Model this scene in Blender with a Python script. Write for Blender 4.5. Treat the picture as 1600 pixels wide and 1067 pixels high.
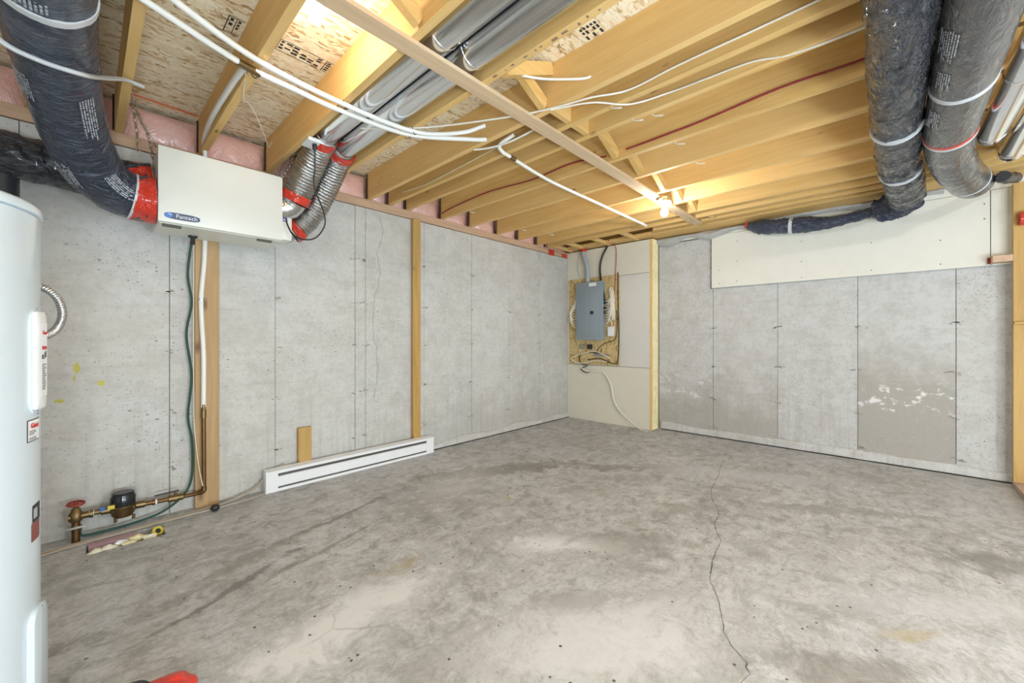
import bpy, bmesh, math, random
from mathutils import Vector, Matrix, noise
random.seed(7)
for o in list(bpy.data.objects): bpy.data.objects.remove(o)
SC = bpy.context.scene
C = SC.collection

# ------------------------------------------------------------------ camera, world, lights, exposure
YAW = math.atan2(585, 624)
cam = bpy.data.cameras.new('camera'); camo = bpy.data.objects.new('camera', cam); C.objects.link(camo)
camo.location = (0, 0, 1.12); camo.rotation_euler = (math.pi/2, 0, YAW - math.pi/2)
cam.sensor_width = 36; cam.lens = 36*624/1600; cam.shift_y = -3.5/1600; cam.clip_start = 0.02
SC.camera = camo
w = bpy.data.worlds.new('world'); SC.world = w; w.use_nodes = True
w.node_tree.nodes['Background'].inputs[0].default_value = (0.80, 0.92, 1.0, 1)
w.node_tree.nodes['Background'].inputs[1].default_value = 0.8
vs = SC.view_settings
vs.view_transform = 'Standard'; vs.look = 'None'; vs.gamma = 1; vs.use_curve_mapping = False
vs.exposure = 1.18
BULB = 170.0
def lamp(name, loc, power, radius=0.06, col=(1, .95, .88)):
    l = bpy.data.lights.new(name, 'POINT'); l.energy = power; l.shadow_soft_size = radius; l.color = col
    o = bpy.data.objects.new(name, l); C.objects.link(o); o.location = loc; return o
lamp('fill_lamp', (-.25, -1.5, .55), 95, .25, (.79, .91, 1))       # two unseen fill lamps, added low behind the camera to brighten ceiling and walls
lamp('fill_lamp', (1.3, -2.4, .55), 75, .25, (.79, .91, 1))

lamp('basement_lamp', (1.5, -1.7, 2.3), 34, .04, (.88, .94, 1))   # a third bare bulb on the ceiling, right of the frame

# ------------------------------------------------------------------ materials
def newmat(name):
    m = bpy.data.materials.new(name); m.use_nodes = True
    nt = m.node_tree; b = nt.nodes['Principled BSDF']; return m, nt, b
def nd(nt, t, ins=None, **kw):
    n = nt.nodes.new(t)
    for k, v in kw.items(): setattr(n, k, v)
    if ins:
        for k, v in ins.items():
            if hasattr(v, 'is_output'): nt.links.new(v, n.inputs[k])
            else: n.inputs[k].default_value = v
    return n
def ramp(nt, fac, stops, interp='LINEAR'):
    n = nd(nt, 'ShaderNodeValToRGB', {'Fac': fac}); cr = n.color_ramp; cr.interpolation = interp
    while len(cr.elements) < len(stops): cr.elements.new(0.5)
    for e, (p, c) in zip(cr.elements, stops):
        e.position = p; e.color = (c[0], c[1], c[2], 1) if hasattr(c, '__len__') else (c, c, c, 1)
    return n.outputs['Color']
def mix(nt, f, a, b, mode='MIX'):
    n = nd(nt, 'ShaderNodeMix', data_type='RGBA', blend_type=mode)
    for s, v in ((n.inputs[0], f), (n.inputs[6], a), (n.inputs[7], b)):
        if hasattr(v, 'is_output'): nt.links.new(v, s)
        else: s.default_value = v if not hasattr(v, '__len__') else (v[0], v[1], v[2], 1)
    return n.outputs[2]
def mth(nt, op, a, b=0.0, c=0.0, clamp=False):
    n = nd(nt, 'ShaderNodeMath', operation=op, use_clamp=clamp)
    for s, v in zip(n.inputs, (a, b, c)):
        if hasattr(v, 'is_output'): nt.links.new(v, s)
        else: s.default_value = v
    return n.outputs[0]
def coords(nt, scale=(1, 1, 1), rnd=True, rot=(0, 0, 0)):
    tc = nd(nt, 'ShaderNodeTexCoord').outputs['Object']
    if rnd:
        oi = nd(nt, 'ShaderNodeObjectInfo').outputs['Random']
        v = nd(nt, 'ShaderNodeCombineXYZ', {0: mth(nt, 'MULTIPLY', oi, 31.7), 1: mth(nt, 'MULTIPLY', oi, 17.3), 2: mth(nt, 'MULTIPLY', oi, 53.1)}).outputs[0]
        tc = nd(nt, 'ShaderNodeVectorMath', {0: tc, 1: v}, operation='ADD').outputs[0]
    return nd(nt, 'ShaderNodeMapping', {'Vector': tc, 'Scale': scale, 'Rotation': rot}).outputs[0]
def nz(nt, vec, scale, detail=3, rough=0.55, dist=0.0):
    return nd(nt, 'ShaderNodeTexNoise', {'Vector': vec, 'Scale': scale, 'Detail': detail, 'Roughness': rough, 'Distortion': dist}).outputs['Fac']
def bump(nt, b, h, strength=0.3, dist=0.01):
    n = nd(nt, 'ShaderNodeBump', {'Height': h, 'Strength': strength, 'Distance': dist}); nt.links.new(n.outputs[0], b.inputs['Normal'])
def setcol(nt, b, c):
    if hasattr(c, 'is_output'): nt.links.new(c, b.inputs['Base Color'])
    else: b.inputs['Base Color'].default_value = (c[0], c[1], c[2], 1)
def plain(name, col, rough=0.5, metal=0.0, var=0.06, bumpS=0.0, bscale=80, **kw):
    m, nt, b = newmat(name)
    n = nz(nt, coords(nt), 9, 3)
    f = mth(nt, 'MULTIPLY_ADD', n, 2*var, 1-var)
    setcol(nt, b, mix(nt, 1.0, col, nd(nt, 'ShaderNodeCombineColor', {0: f, 1: f, 2: f}).outputs[0], 'MULTIPLY'))
    b.inputs['Roughness'].default_value = rough; b.inputs['Metallic'].default_value = metal
    if bumpS: bump(nt, b, nz(nt, coords(nt), bscale, 3), bumpS, 0.004)
    for k, v in kw.items(): b.inputs[k].default_value = v
    return m
def wood(name, axis, light=(.78, .52, .205), dark=(.62, .365, .105), knot=0.055):
    m, nt, b = newmat(name)
    s = [16, 16, 16]; s[axis] = 0.9
    v = coords(nt, s)
    g = nz(nt, v, 1.6, 4, .6, .8)
    s2 = [60, 60, 60]; s2[axis] = 1.5
    g2 = nz(nt, coords(nt, s2), 2.0, 2)
    low = nz(nt, coords(nt), 1.2, 2)
    c = ramp(nt, g, [(.3, dark), (.62, light)])
    c = mix(nt, mth(nt, 'MULTIPLY', g2, .35), c, dark)
    c = mix(nt, ramp(nt, low, [(.35, 0), (.7, .35)]), c, light)
    rv = nd(nt, 'ShaderNodeObjectInfo').outputs['Random']
    c = mix(nt, mth(nt, 'MULTIPLY', rv, .38), c, tuple(min(1, x*1.16+.05) for x in light))
    k = [7, 7, 7]; k[axis] = 2.6
    kv = nd(nt, 'ShaderNodeTexVoronoi', {'Vector': coords(nt, k), 'Scale': 1.0, 'Randomness': 1.0}).outputs['Distance']
    kn = ramp(nt, kv, [(knot*.5, 1), (knot*1.6, 0)])
    c = mix(nt, mth(nt, 'MULTIPLY', kn, .75), c, (.12, .05, .02))
    setcol(nt, b, c); b.inputs['Roughness'].default_value = .62
    bump(nt, b, g2, .12, .003)
    return m
M = {}
M['wood_x'] = wood('pine_along_x', 0); M['wood_y'] = wood('pine_along_y', 1); M['wood_z'] = wood('pine_along_z', 2)
M['plank'] = wood('old_plank', 2, (.50, .325, .15), (.28, .155, .055), .09)
M['stud'] = wood('yellow_stud', 2, (.58, .37, .125), (.40, .225, .055), .075)
M['sill'] = wood('sill_wood', 0, (.62, .42, .28), (.40, .24, .15))
M['strap'] = wood('strapping_wood', 0, (.70, .52, .33), (.54, .36, .2), .03)

def osb(name, along=0, tint=(1, 1, 1), dk=(.50, .35, .18)):
    m, nt, b = newmat(name)
    tc = coords(nt, rnd=False)
    wob = nd(nt, 'ShaderNodeTexNoise', {'Vector': tc, 'Scale': 7.0, 'Detail': 2})
    off = nd(nt, 'ShaderNodeVectorMath', {0: wob.outputs['Color'], 1: (.5, .5, .5)}, operation='SUBTRACT').outputs[0]
    off = nd(nt, 'ShaderNodeVectorMath', {0: off, 'Scale': .09}, operation='SCALE').outputs[0]
    p = nd(nt, 'ShaderNodeVectorMath', {0: tc, 1: off}, operation='ADD').outputs[0]
    cols = []
    for rz, sc in ((.25, 1.0), (-.3, 1.35)):
        s = (13*sc, 55*sc, 30) if along == 0 else (30, 55*sc, 13*sc)
        mp = nd(nt, 'ShaderNodeMapping', {'Vector': p, 'Scale': s, 'Rotation': (0, 0, rz)}).outputs[0]
        vo = nd(nt, 'ShaderNodeTexVoronoi', {'Vector': mp, 'Scale': 1.0})
        cols.append((nd(nt, 'ShaderNodeSeparateColor', {0: vo.outputs['Color']}).outputs[0], vo.outputs['Distance']))
    sel = nz(nt, tc, 22, 2)
    r = mix(nt, ramp(nt, sel, [(.47, 0), (.53, 1)]), cols[0][0], cols[1][0])
    c = ramp(nt, r, [(0, (.44, .29, .13)), (.12, (.68, .50, .28)), (.35, (.88, .745, .52)), (.75, (.93, .83, .63)), (1, (.95, .89, .73))])
    sp = nz(nt, nd(nt, 'ShaderNodeMapping', {'Vector': p, 'Scale': (30, 110, 60)}).outputs[0], 1.0, 2)
    c = mix(nt, ramp(nt, sp, [(.62, 0), (.74, .6)]), c, dk)
    c = mix(nt, 1.0, c, tint, 'MULTIPLY')
    setcol(nt, b, c); b.inputs['Roughness'].default_value = .7
    bump(nt, b, r, .25, .003)
    return m
M['osb'] = osb('osb_subfloor'); M['osb_wall'] = osb('osb_board', 2, (.72, .62, .40), (.12, .07, .02))

def concrete(name, axis_u, base=(.60, .585, .54), cold=(.605, .60, .58)):
    """cast concrete: object colour r = damp patch strength, g = patch top, b = white scaling"""
    m, nt, b = newmat(name)
    v = coords(nt, rnd=False)
    oi = nd(nt, 'ShaderNodeObjectInfo')
    sep = nd(nt, 'ShaderNodeSeparateColor', {0: oi.outputs['Color']})
    xyz = nd(nt, 'ShaderNodeSeparateXYZ', {0: v})
    big = nz(nt, v, 1.4, 5, .6); mid = nz(nt, v, 7, 5, .65)
    c = mix(nt, ramp(nt, big, [(.35, 0), (.65, 1)]), base, cold)
    c = mix(nt, ramp(nt, mid, [(.38, .38), (.6, 0)]), c, (.40, .38, .335))
    c = mix(nt, mth(nt, 'MULTIPLY', oi.outputs['Random'], .22), c, (.68, .67, .65))
    # faint horizontal pour streaks and vertical runs
    s = [3, 3, 3]; s[2] = 26
    st = nz(nt, coords(nt, s, False), 1.0, 4)
    c = mix(nt, ramp(nt, st, [(.52, 0), (.75, .28)]), c, (.38, .36, .32))
    s = [26, 26, 26]; s[2] = 1.1
    dr = nz(nt, coords(nt, s, False), 1.0, 3)
    lowm = ramp(nt, mth(nt, 'DIVIDE', xyz.outputs[2], 1.2), [(.1, 1), (.75, 0)])
    c = mix(nt, mth(nt, 'MULTIPLY', ramp(nt, dr, [(.5, 0), (.72, .45)]), lowm), c, (.36, .335, .30))
    # damp patch (its own wavy edge), with white flaking
    edge = mth(nt, 'MULTIPLY_ADD', nz(nt, v, 3.5, 4), .9, -.45)
    d = mth(nt, 'SUBTRACT', sep.outputs[1], mth(nt, 'ADD', xyz.outputs[2], edge))
    dm = mth(nt, 'MULTIPLY', ramp(nt, mth(nt, 'MULTIPLY_ADD', d, 1.5, .5, True), [(.25, 0), (.9, 1)]), sep.outputs[0])
    c = mix(nt, dm, c, (.41, .385, .345))
    fl = ramp(nt, nz(nt, coords(nt, (1, 1, 1.5), False), 8, 6, .7), [(.56, 0), (.60, 1)])
    band = ramp(nt, mth(nt, 'ADD', mth(nt, 'ABSOLUTE', mth(nt, 'SUBTRACT', xyz.outputs[2], .60)), mth(nt, 'MULTIPLY_ADD', nz(nt, v, 2.2, 2), .5, -.25)), [(.08, 1), (.16, 0)])
    c = mix(nt, mth(nt, 'MULTIPLY', mth(nt, 'MULTIPLY', fl, band), sep.outputs[2]), c, (.78, .77, .75))
    # pits
    s = [24, 24, 24]; s[2] = 40
    pv = nd(nt, 'ShaderNodeTexVoronoi', {'Vector': coords(nt, s, False), 'Scale': 1.0})
    pr = nd(nt, 'ShaderNodeSeparateColor', {0: pv.outputs['Color']}).outputs[0]
    dens = ramp(nt, nz(nt, v, 2.6, 2), [(.40, .06), (.68, .42)])
    pit = mth(nt, 'MULTIPLY', mth(nt, 'LESS_THAN', pv.outputs['Distance'], mth(nt, 'MULTIPLY_ADD', pr, .5, .05)), mth(nt, 'LESS_THAN', pr, dens))
    c = mix(nt, mth(nt, 'MULTIPLY', pit, .62), c, (.13, .12, .105))
    s = [60, 60, 60]; s[2] = 95
    pv2 = nd(nt, 'ShaderNodeTexVoronoi', {'Vector': coords(nt, s, False), 'Scale': 1.0})
    pr2 = nd(nt, 'ShaderNodeSeparateColor', {0: pv2.outputs['Color']}).outputs[0]
    pit2 = mth(nt, 'MULTIPLY', mth(nt, 'LESS_THAN', pv2.outputs['Distance'], .34), mth(nt, 'LESS_THAN', pr2, mth(nt, 'MULTIPLY', dens, .55)))
    c = mix(nt, mth(nt, 'MULTIPLY', pit2, .38), c, (.17, .155, .135))
    gr = nz(nt, v, 28, 6, .75)
    c = mix(nt, ramp(nt, gr, [(.36, .17), (.48, 0)]), c, (.36, .34, .31))
    c = mix(nt, ramp(nt, gr, [(.56, 0), (.70, .2)]), c, (.74, .73, .70))
    setcol(nt, b, c); b.inputs['Roughness'].default_value = .82
    h = mth(nt, 'SUBTRACT', nz(nt, v, 45, 4, .6), mth(nt, 'MULTIPLY', pit, .9))
    bump(nt, b, h, .22, .006)
    return m
M['conc_left'] = concrete('cast_concrete_left', 0)
M['conc_right'] = concrete('cast_concrete_right', 1, (.575, .575, .56), (.60, .605, .605))

def floor_mat():
    m, nt, b = newmat('trowelled_slab')
    v = coords(nt, rnd=False)
    wv = nd(nt, 'ShaderNodeTexNoise', {'Vector': v, 'Scale': 2.2, 'Detail': 5})
    off = nd(nt, 'ShaderNodeVectorMath', {0: nd(nt, 'ShaderNodeVectorMath', {0: wv.outputs['Color'], 1: (.5, .5, .5)}, operation='SUBTRACT').outputs[0], 'Scale': .22}, operation='SCALE').outputs[0]
    p = nd(nt, 'ShaderNodeVectorMath', {0: v, 1: off}, operation='ADD').outputs[0]
    a = nz(nt, p, 1.5, 9, .66); bb = nz(nt, p, 9, 9, .74, .4)
    sw = nz(nt, nd(nt, 'ShaderNodeMapping', {'Vector': p, 'Scale': (3, 14, 1), 'Rotation': (0, 0, .75)}).outputs[0], 1.5, 8, .72)
    sw2 = nz(nt, nd(nt, 'ShaderNodeMapping', {'Vector': p, 'Scale': (12, 3.5, 1), 'Rotation': (0, 0, .55)}).outputs[0], 1.7, 8, .72)
    c = ramp(nt, a, [(.32, (.41, .40, .38)), (.48, (.56, .557, .54)), (.62, (.64, .638, .625)), (.75, (.72, .717, .705))])
    c = mix(nt, ramp(nt, bb, [(.38, .75), (.485, 0)]), c, (.30, .288, .258))
    c = mix(nt, ramp(nt, bb, [(.52, 0), (.63, .6)]), c, (.78, .775, .76))
    c = mix(nt, ramp(nt, sw, [(.34, .6), (.48, 0)]), c, (.33, .315, .28))
    c = mix(nt, ramp(nt, sw2, [(.36, .35), (.46, 0)]), c, (.38, .36, .325))
    c = mix(nt, ramp(nt, sw, [(.55, 0), (.70, .4)]), c, (.72, .71, .68))
    cool = nz(nt, v, .7, 2)
    c = mix(nt, ramp(nt, cool, [(.5, 0), (.66, .3)]), c, (.56, .57, .575))
    fg = nz(nt, v, 55, 5, .7)
    c = mix(nt, ramp(nt, fg, [(.36, .4), (.48, 0)]), c, (.33, .315, .285))
    c = mix(nt, ramp(nt, fg, [(.56, 0), (.68, .3)]), c, (.80, .795, .78))
    md = nz(nt, p, 22, 6, .7, .6)
    c = mix(nt, ramp(nt, md, [(.38, .45), (.47, 0)]), c, (.34, .325, .295))
    # individual stains and scaled patches: x, y, half sizes, turn, colour, strength
    for x, y, rx, ry, rz, col, st in [
        (2.55, 2.35, .95, .17, -.52, (.27, .25, .21), .75), (3.15, 1.72, .6, .13, -.75, (.27, .25, .21), .7),
        (1.78, 1.30, .38, .12, -.9, (.84, .84, .83), .95), (.70, 1.58, .50, .17, .1, (.86, .85, .83), .9),
        (2.06, 1.05, .45, .16, -.8, (.28, .265, .23), .55), (3.12, -.42, .4, .14, -.9, (.27, .265, .24), .65),
        (1.75, .10, .40, .10, -1.0, (.27, .25, .215), .6), (2.50, -.22, .55, .12, -.9, (.66, .67, .67), .5),
        (1.30, .75, .6, .26, -.6, (.82, .81, .80), .75), (3.7, .9, .9, .16, -1.1, (.64, .64, .64), .6), (2.0, 2.45, .5, .22, .2, (.66, .65, .62), .5), (1.06, 1.78, .12, .05, 0, (.46, .37, .22), .6), (2.05, 1.95, .09, .04, 0, (.50, .38, .20), .6),
        (.42, 2.15, .55, .022, .42, (.22, .205, .18), .8), (1.15, 2.55, .5, .03, .25, (.24, .22, .19), .7), (.9, 2.2, .45, .03, .3, (.24, .22, .19), .6), (3.35, .25, .7, .10, -1.05, (.33, .315, .285), .6), (2.75, .95, .35, .14, -.8, (.34, .325, .29), .55), (1.45, .95, .3, .10, -.7, (.36, .345, .31), .5),
        (.55, 2.35, .7, .06, .35, (.27, .25, .21), .55), (2.12, -.10, .12, .04, -.8, (.52, .42, .2), .5)]:
        mp = nd(nt, 'ShaderNodeMapping', {'Vector': nd(nt, 'ShaderNodeVectorMath', {0: p, 1: (x, y, 0)}, operation='SUBTRACT').outputs[0]}).outputs[0]
        mp = nd(nt, 'ShaderNodeMapping', {'Vector': mp, 'Rotation': (0, 0, -rz)}).outputs[0]
        mp = nd(nt, 'ShaderNodeMapping', {'Vector': mp, 'Scale': (1/rx, 1/ry, 0)}).outputs[0]
        ln = nd(nt, 'ShaderNodeVectorMath', {0: mp}, operation='LENGTH').outputs['Value']
        f = mth(nt, 'ADD', ln, mth(nt, 'MULTIPLY_ADD', bb, 3.4, -1.7))
        c = mix(nt, mth(nt, 'MULTIPLY', ramp(nt, f, [(.35, 1), (1.0, 0)]), st), c, col)
    sp = nd(nt, 'ShaderNodeTexVoronoi', {'Vector': v, 'Scale': 38.0}); spr = nd(nt, 'ShaderNodeSeparateColor', {0: sp.outputs['Color']}).outputs[0]
    c = mix(nt, mth(nt, 'MULTIPLY', mth(nt, 'LESS_THAN', sp.outputs['Distance'], .22), mth(nt, 'LESS_THAN', spr, mth(nt, 'MULTIPLY', ramp(nt, a, [(.4, 1), (.6, 0)]), .07))), c, (.12, .11, .10))
    # hairline crazing
    cv = nd(nt, 'ShaderNodeTexVoronoi', {'Vector': p, 'Scale': 1.1}, feature='DISTANCE_TO_EDGE').outputs['Distance']
    c = mix(nt, mth(nt, 'MULTIPLY', ramp(nt, cv, [(.001, 1), (.005, 0)]), ramp(nt, nz(nt, v, 2.1, 3), [(.55, 0), (.66, .45)])), c, (.2, .185, .16))
    c = mix(nt, 1.0, c, (.93, .945, .985), 'MULTIPLY')
    setcol(nt, b, c); b.inputs['Roughness'].default_value = .62
    bump(nt, b, mth(nt, 'ADD', mth(nt, 'MULTIPLY', bb, .6), nz(nt, v, 40, 4)), .16, .008)
    return m
M['floor'] = floor_mat()

def plastic_wrap(name, col, rough=.2, sc=(1, 1, 1), strength=.8, bs=22):
    m, nt, b = newmat(name)
    v = coords(nt, sc)
    n1 = nz(nt, v, bs, 4, .6, 1.2); n2 = nz(nt, coords(nt), 4, 3)
    wr = mth(nt, 'POWER', mth(nt, 'SUBTRACT', 1.0, mth(nt, 'ABSOLUTE', mth(nt, 'MULTIPLY_ADD', n1, 2.0, -1.0))), 9.0)
    c = mix(nt, n2, col, tuple(min(1, x*1.5) for x in col))
    setcol(nt, b, c); b.inputs['Roughness'].default_value = rough
    b.inputs['Specular IOR Level'].default_value = .55; b.inputs['Coat Weight'].default_value = .25; b.inputs['Coat Roughness'].default_value = .1
    bump(nt, b, mth(nt, 'ADD', wr, mth(nt, 'MULTIPLY', n1, .6)), strength, .014)
    return m
M['wrap_left'] = plastic_wrap('dark_blue_duct_jacket', (.042, .052, .078), .2, (.9, 4.5, .9), 1.0, 9)
M['wrap_clear'] = plastic_wrap('crumpled_black_jacket', (.028, .031, .04), .11, (.45, 1.5, 1.5), 1.0, 13)
M['wrap_grey'] = plastic_wrap('smooth_grey_jacket', (.05, .047, .046), .15, (.6, 2.5, 2.5), .3, 9)
M['wrap_small'] = plastic_wrap('dark_blue_bag', (.035, .045, .075), .2, (1, .6, 1), .7, 20)
M['red_tape'] = plastic_wrap('red_tape', (.62, .035, .015), .2, (1, 1, 1), .6, 26)
M['poly'] = plastic_wrap('grey_poly_sheet', (.42, .42, .41), .3, (1, .5, 3), .5, 10)
M['pink'] = plastic_wrap('pink_batt_in_plastic', (.66, .40, .35), .25, (1, 1, 1), .35, 9)
M['foil'] = None
def metal(name, col, rough, var=.15, sc=(1, 1, 1), bs=0, scale=14):
    m, nt, b = newmat(name)
    n = nz(nt, coords(nt, sc), scale, 4)
    setcol(nt, b, mix(nt, n, tuple(x*(1-var) for x in col), col)); b.inputs['Metallic'].default_value = 1.0
    nt.links.new(mth(nt, 'MULTIPLY_ADD', n, .16, rough-.08), b.inputs['Roughness'])
    if bs: bump(nt, b, n, bs, .006)
    return m
M['galv'] = metal('galvanised_duct', (.80, .82, .84), .17, .1)
M['silver'] = metal('bright_duct', (.86, .87, .88), .12, .06)
M['foil'] = metal('foil_flex', (.52, .51, .49), .3, .45, (1, 1, 1), 1.0, 60)
M['steel'] = metal('steel_flex', (.62, .62, .62), .3)
M['brass'] = metal('aged_brass', (.33, .235, .115), .45, .5, (1, 1, 1), .2, 40)
M['copper'] = metal('old_copper', (.26, .145, .065), .45, .45)
M['chain'] = metal('zinc_chain', (.62, .62, .64), .3)
M['cream'] = plain('cream_enamel', (.79, .79, .72), .30, var=.02, bumpS=.12, bscale=260)
M['cream_in'] = plain('cream_enamel_underside', (.77, .76, .67), .4, var=.02)
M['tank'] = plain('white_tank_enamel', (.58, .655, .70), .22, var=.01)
M['whiteplastic'] = plain('white_plastic', (.84, .85, .85), .35, var=.02)
M['pex'] = plain('white_pex', (.86, .85, .81), .35, var=.03)
M['heater'] = plain('white_heater_enamel', (.86, .86, .87), .35, var=.02)
M['heater_in'] = plain('grey_heater_fins', (.13, .12, .105), .5, .4, var=.2)
M['black'] = plain('black_rubber', (.02, .02, .022), .4, var=.1)
M['blacksheen'] = plain('black_plastic_cap', (.018, .018, .02), .18, var=.1)
M['blackpipe'] = plain('black_stack_pipe', (.035, .038, .045), .35, var=.1)
M['dark'] = plain('dark_gap', (.03, .027, .023), .9)
M['green'] = plain('green_wire', (.025, .08, .06), .45)
M['redwire'] = plain('red_cable', (.30, .02, .03), .45)
M['whitewire'] = plain('white_cable', (.84, .81, .72), .45)
M['creamwire'] = plain('cream_wire', (.80, .75, .56), .45)
M['beige'] = plain('beige_tube', (.42, .36, .29), .5)
M['drywall'] = plain('bare_drywall', (.74, .70, .585), .8, var=.04, bumpS=.05)
M['drywall_w'] = plain('primed_drywall', (.78, .765, .68), .8, var=.04, bumpS=.05)
M['drywall_g'] = plain('grey_drywall', (.70, .68, .62), .8, var=.04, bumpS=.05)
M['foam'] = plain('yellow_spray_foam', (.84, .75, .46), .7, var=.15, bumpS=.5, bscale=60)
M['foamwhite'] = plain('white_foam', (.82, .78, .62), .7, var=.15, bumpS=.5, bscale=60)
M['foampink'] = plain('pink_foam_board', (.55, .36, .42), .7, var=.1)
M['panelgrey'] = plain('grey_panel_paint', (.285, .335, .375), .38, var=.02)
M['conduitgrey'] = plain('grey_conduit', (.40, .45, .49), .45, var=.03)
M['ink'] = plain('black_ink', (.035, .03, .025), .7)
M['inkgrey'] = plain('grey_print', (.42, .45, .50), .45)
M['inkred'] = plain('red_print', (.55, .03, .03), .5)
M['logoblue'] = plain('logo_blue', (.09, .13, .22), .3)
M['logolight'] = plain('logo_light_blue', (.10, .25, .62), .3)
M['white'] = plain('white_print', (.88, .88, .88), .4)
M['redpaint'] = plain('red_handle', (.34, .035, .02), .5)
M['redcloth'] = plastic_wrap('red_cloth', (.62, .03, .015), .35, (1, 1, 1), .4, 14)
M['yellowtag'] = plain('yellow_tag', (.65, .50, .06), .5)
M['bluetag'] = plain('blue_tag', (.06, .15, .42), .5)
M['purple'] = plain('purple_sticker', (.14, .10, .42), .4)
M['greystrap'] = plain('grey_strap', (.62, .64, .66), .3)
M['ledge'] = M['conc_right']
def emis(name, s):
    m, nt, b = newmat(name); b.inputs['Base Color'].default_value = (.9, .9, .9, 1)
    b.inputs['Emission Color'].default_value = (1, .985, .955, 1); b.inputs['Emission Strength'].default_value = s; return m
M['bulb'] = emis('lit_bulb', BULB); M['bulb_near'] = emis('lit_bulb_near', BULB*.30)
M['porcelain'] = plain('white_porcelain', (.85, .85, .84), .25, var=.01)

# ------------------------------------------------------------------ geometry helpers
def obj(name, bm, m, parent=None, smooth=False, kind=None):
    me = bpy.data.meshes.new(name)
    bm.normal_update(); bmesh.ops.recalc_face_normals(bm, faces=bm.faces)
    if parent is not None:
        L = Vector(parent['_w']); bmesh.ops.translate(bm, verts=bm.verts, vec=-L)
    bm.to_mesh(me); bm.free()
    me.materials.append(M[m] if isinstance(m, str) else m)
    if smooth:
        for p in me.polygons: p.use_smooth = True
        if smooth != 'all': me.set_sharp_from_angle(angle=math.radians(42))
    o = bpy.data.objects.new(name, me); C.objects.link(o)
    if parent is not None:
        o.parent = parent; o['_w'] = parent['_w']
    else: o['_w'] = (0.0, 0.0, 0.0)
    if kind: o['kind'] = kind
    return o
def thing(name, label, cat, loc=(0, 0, 0), group=None):
    o = bpy.data.objects.new(name, None); C.objects.link(o); o.location = loc; o['_w'] = tuple(float(x) for x in loc)
    o.empty_display_size = .05
    o['label'] = label; o['category'] = cat
    if group: o['group'] = group
    return o
def solo(name, bm, m, label, cat, smooth=False, group=None, kind=None):
    """a thing that is one mesh, its origin at the middle of its foot"""
    c = Vector((0, 0, 0)); n = len(bm.verts)
    for v in bm.verts: c += v.co
    c /= n; c.z = min(v.co.z for v in bm.verts)
    bmesh.ops.translate(bm, verts=bm.verts, vec=-c)
    o = obj(name, bm, m, None, smooth, kind); o.location = c; o['_w'] = tuple(c)
    o['label'] = label; o['category'] = cat
    if group: o['group'] = group
    return o
def struct(name, bm, m, smooth=False):
    o = obj(name, bm, m, None, smooth); o['kind'] = 'structure'; return o
def B(): return bmesh.new()
def box(bm, a, b, bev=0):
    r = bmesh.ops.create_cube(bm, size=1.0); vs_ = r['verts']
    for v in vs_:
        v.co = Vector([(a[i]+b[i])/2 + v.co[i]*(b[i]-a[i]) for i in range(3)])
    if bev:
        es = list({e for v in vs_ for e in v.link_edges})
        bmesh.ops.bevel(bm, geom=es, offset=bev, segments=2, profile=.5, affect='EDGES')
    return bm
def bx(a, b, bev=0): return box(B(), a, b, bev)
def bar(bm, p, q, wdt, h, up=(0, 0, 1)):
    """a square bar from p to q"""
    p, q = Vector(p), Vector(q); d = (q-p); L = d.length; d.normalize()
    s = d.cross(Vector(up)).normalized(); u = s.cross(d).normalized()
    r = bmesh.ops.create_cube(bm, size=1.0)['verts']
    for v in r: v.co = (p+q)/2 + d*(v.co.x*L) + s*(v.co.y*wdt) + u*(v.co.z*h)
    return bm
def spline(pts, n):
    """Catmull-Rom through pts, n samples a span"""
    P = [Vector(p) for p in pts]
    if len(P) == 2: return [P[0].lerp(P[1], i/n) for i in range(n+1)]
    P = [2*P[0]-P[1]] + P + [2*P[-1]-P[-2]]; out = []
    for i in range(1, len(P)-2):
        a, b, c, d = P[i-1:i+3]
        for k in range(n):
            t = k/n
            out.append(.5*((2*b) + (c-a)*t + (2*a-5*b+4*c-d)*t*t + (3*b-a-3*c+d)*t**3))
    out.append(P[-2]); return out
def frames(path):
    fr = []; T = []
    for i in range(len(path)):
        T.append((path[min(i+1, len(path)-1)] - path[max(i-1, 0)]).normalized())
    u = T[0].orthogonal().normalized() if abs(T[0].z) > .9 else Vector((0, 0, 1)).cross(T[0]).normalized()
    for t in T:
        u = (u - t*u.dot(t)).normalized(); fr.append((t, u, t.cross(u)))
    return fr
def tube(bm, path, r, seg=10, caps=True, rf=None):
    """rf(i, s, ang, p) gives the radius factor; s is the length run so far"""
    fr = frames(path); rings = []; s = 0
    for i, (p, (t, u, v)) in enumerate(zip(path, fr)):
        if i: s += (p-path[i-1]).length
        ring = []
        for k in range(seg):
            a = 2*math.pi*k/seg; d = u*math.cos(a) + v*math.sin(a)
            rr = r * (rf(i, s, a, p+d*r) if rf else 1)
            ring.append(bm.verts.new(p + d*rr))
        rings.append(ring)
    for A, D in zip(rings, rings[1:]):
        for k in range(seg): bm.faces.new((A[k], A[(k+1) % seg], D[(k+1) % seg], D[k]))
    if caps: bm.faces.new(rings[0][::-1]); bm.faces.new(rings[-1])
    return bm
def wire(pts, r, n=6, seg=6): return tube(B(), spline(pts, n), r, seg)
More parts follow.
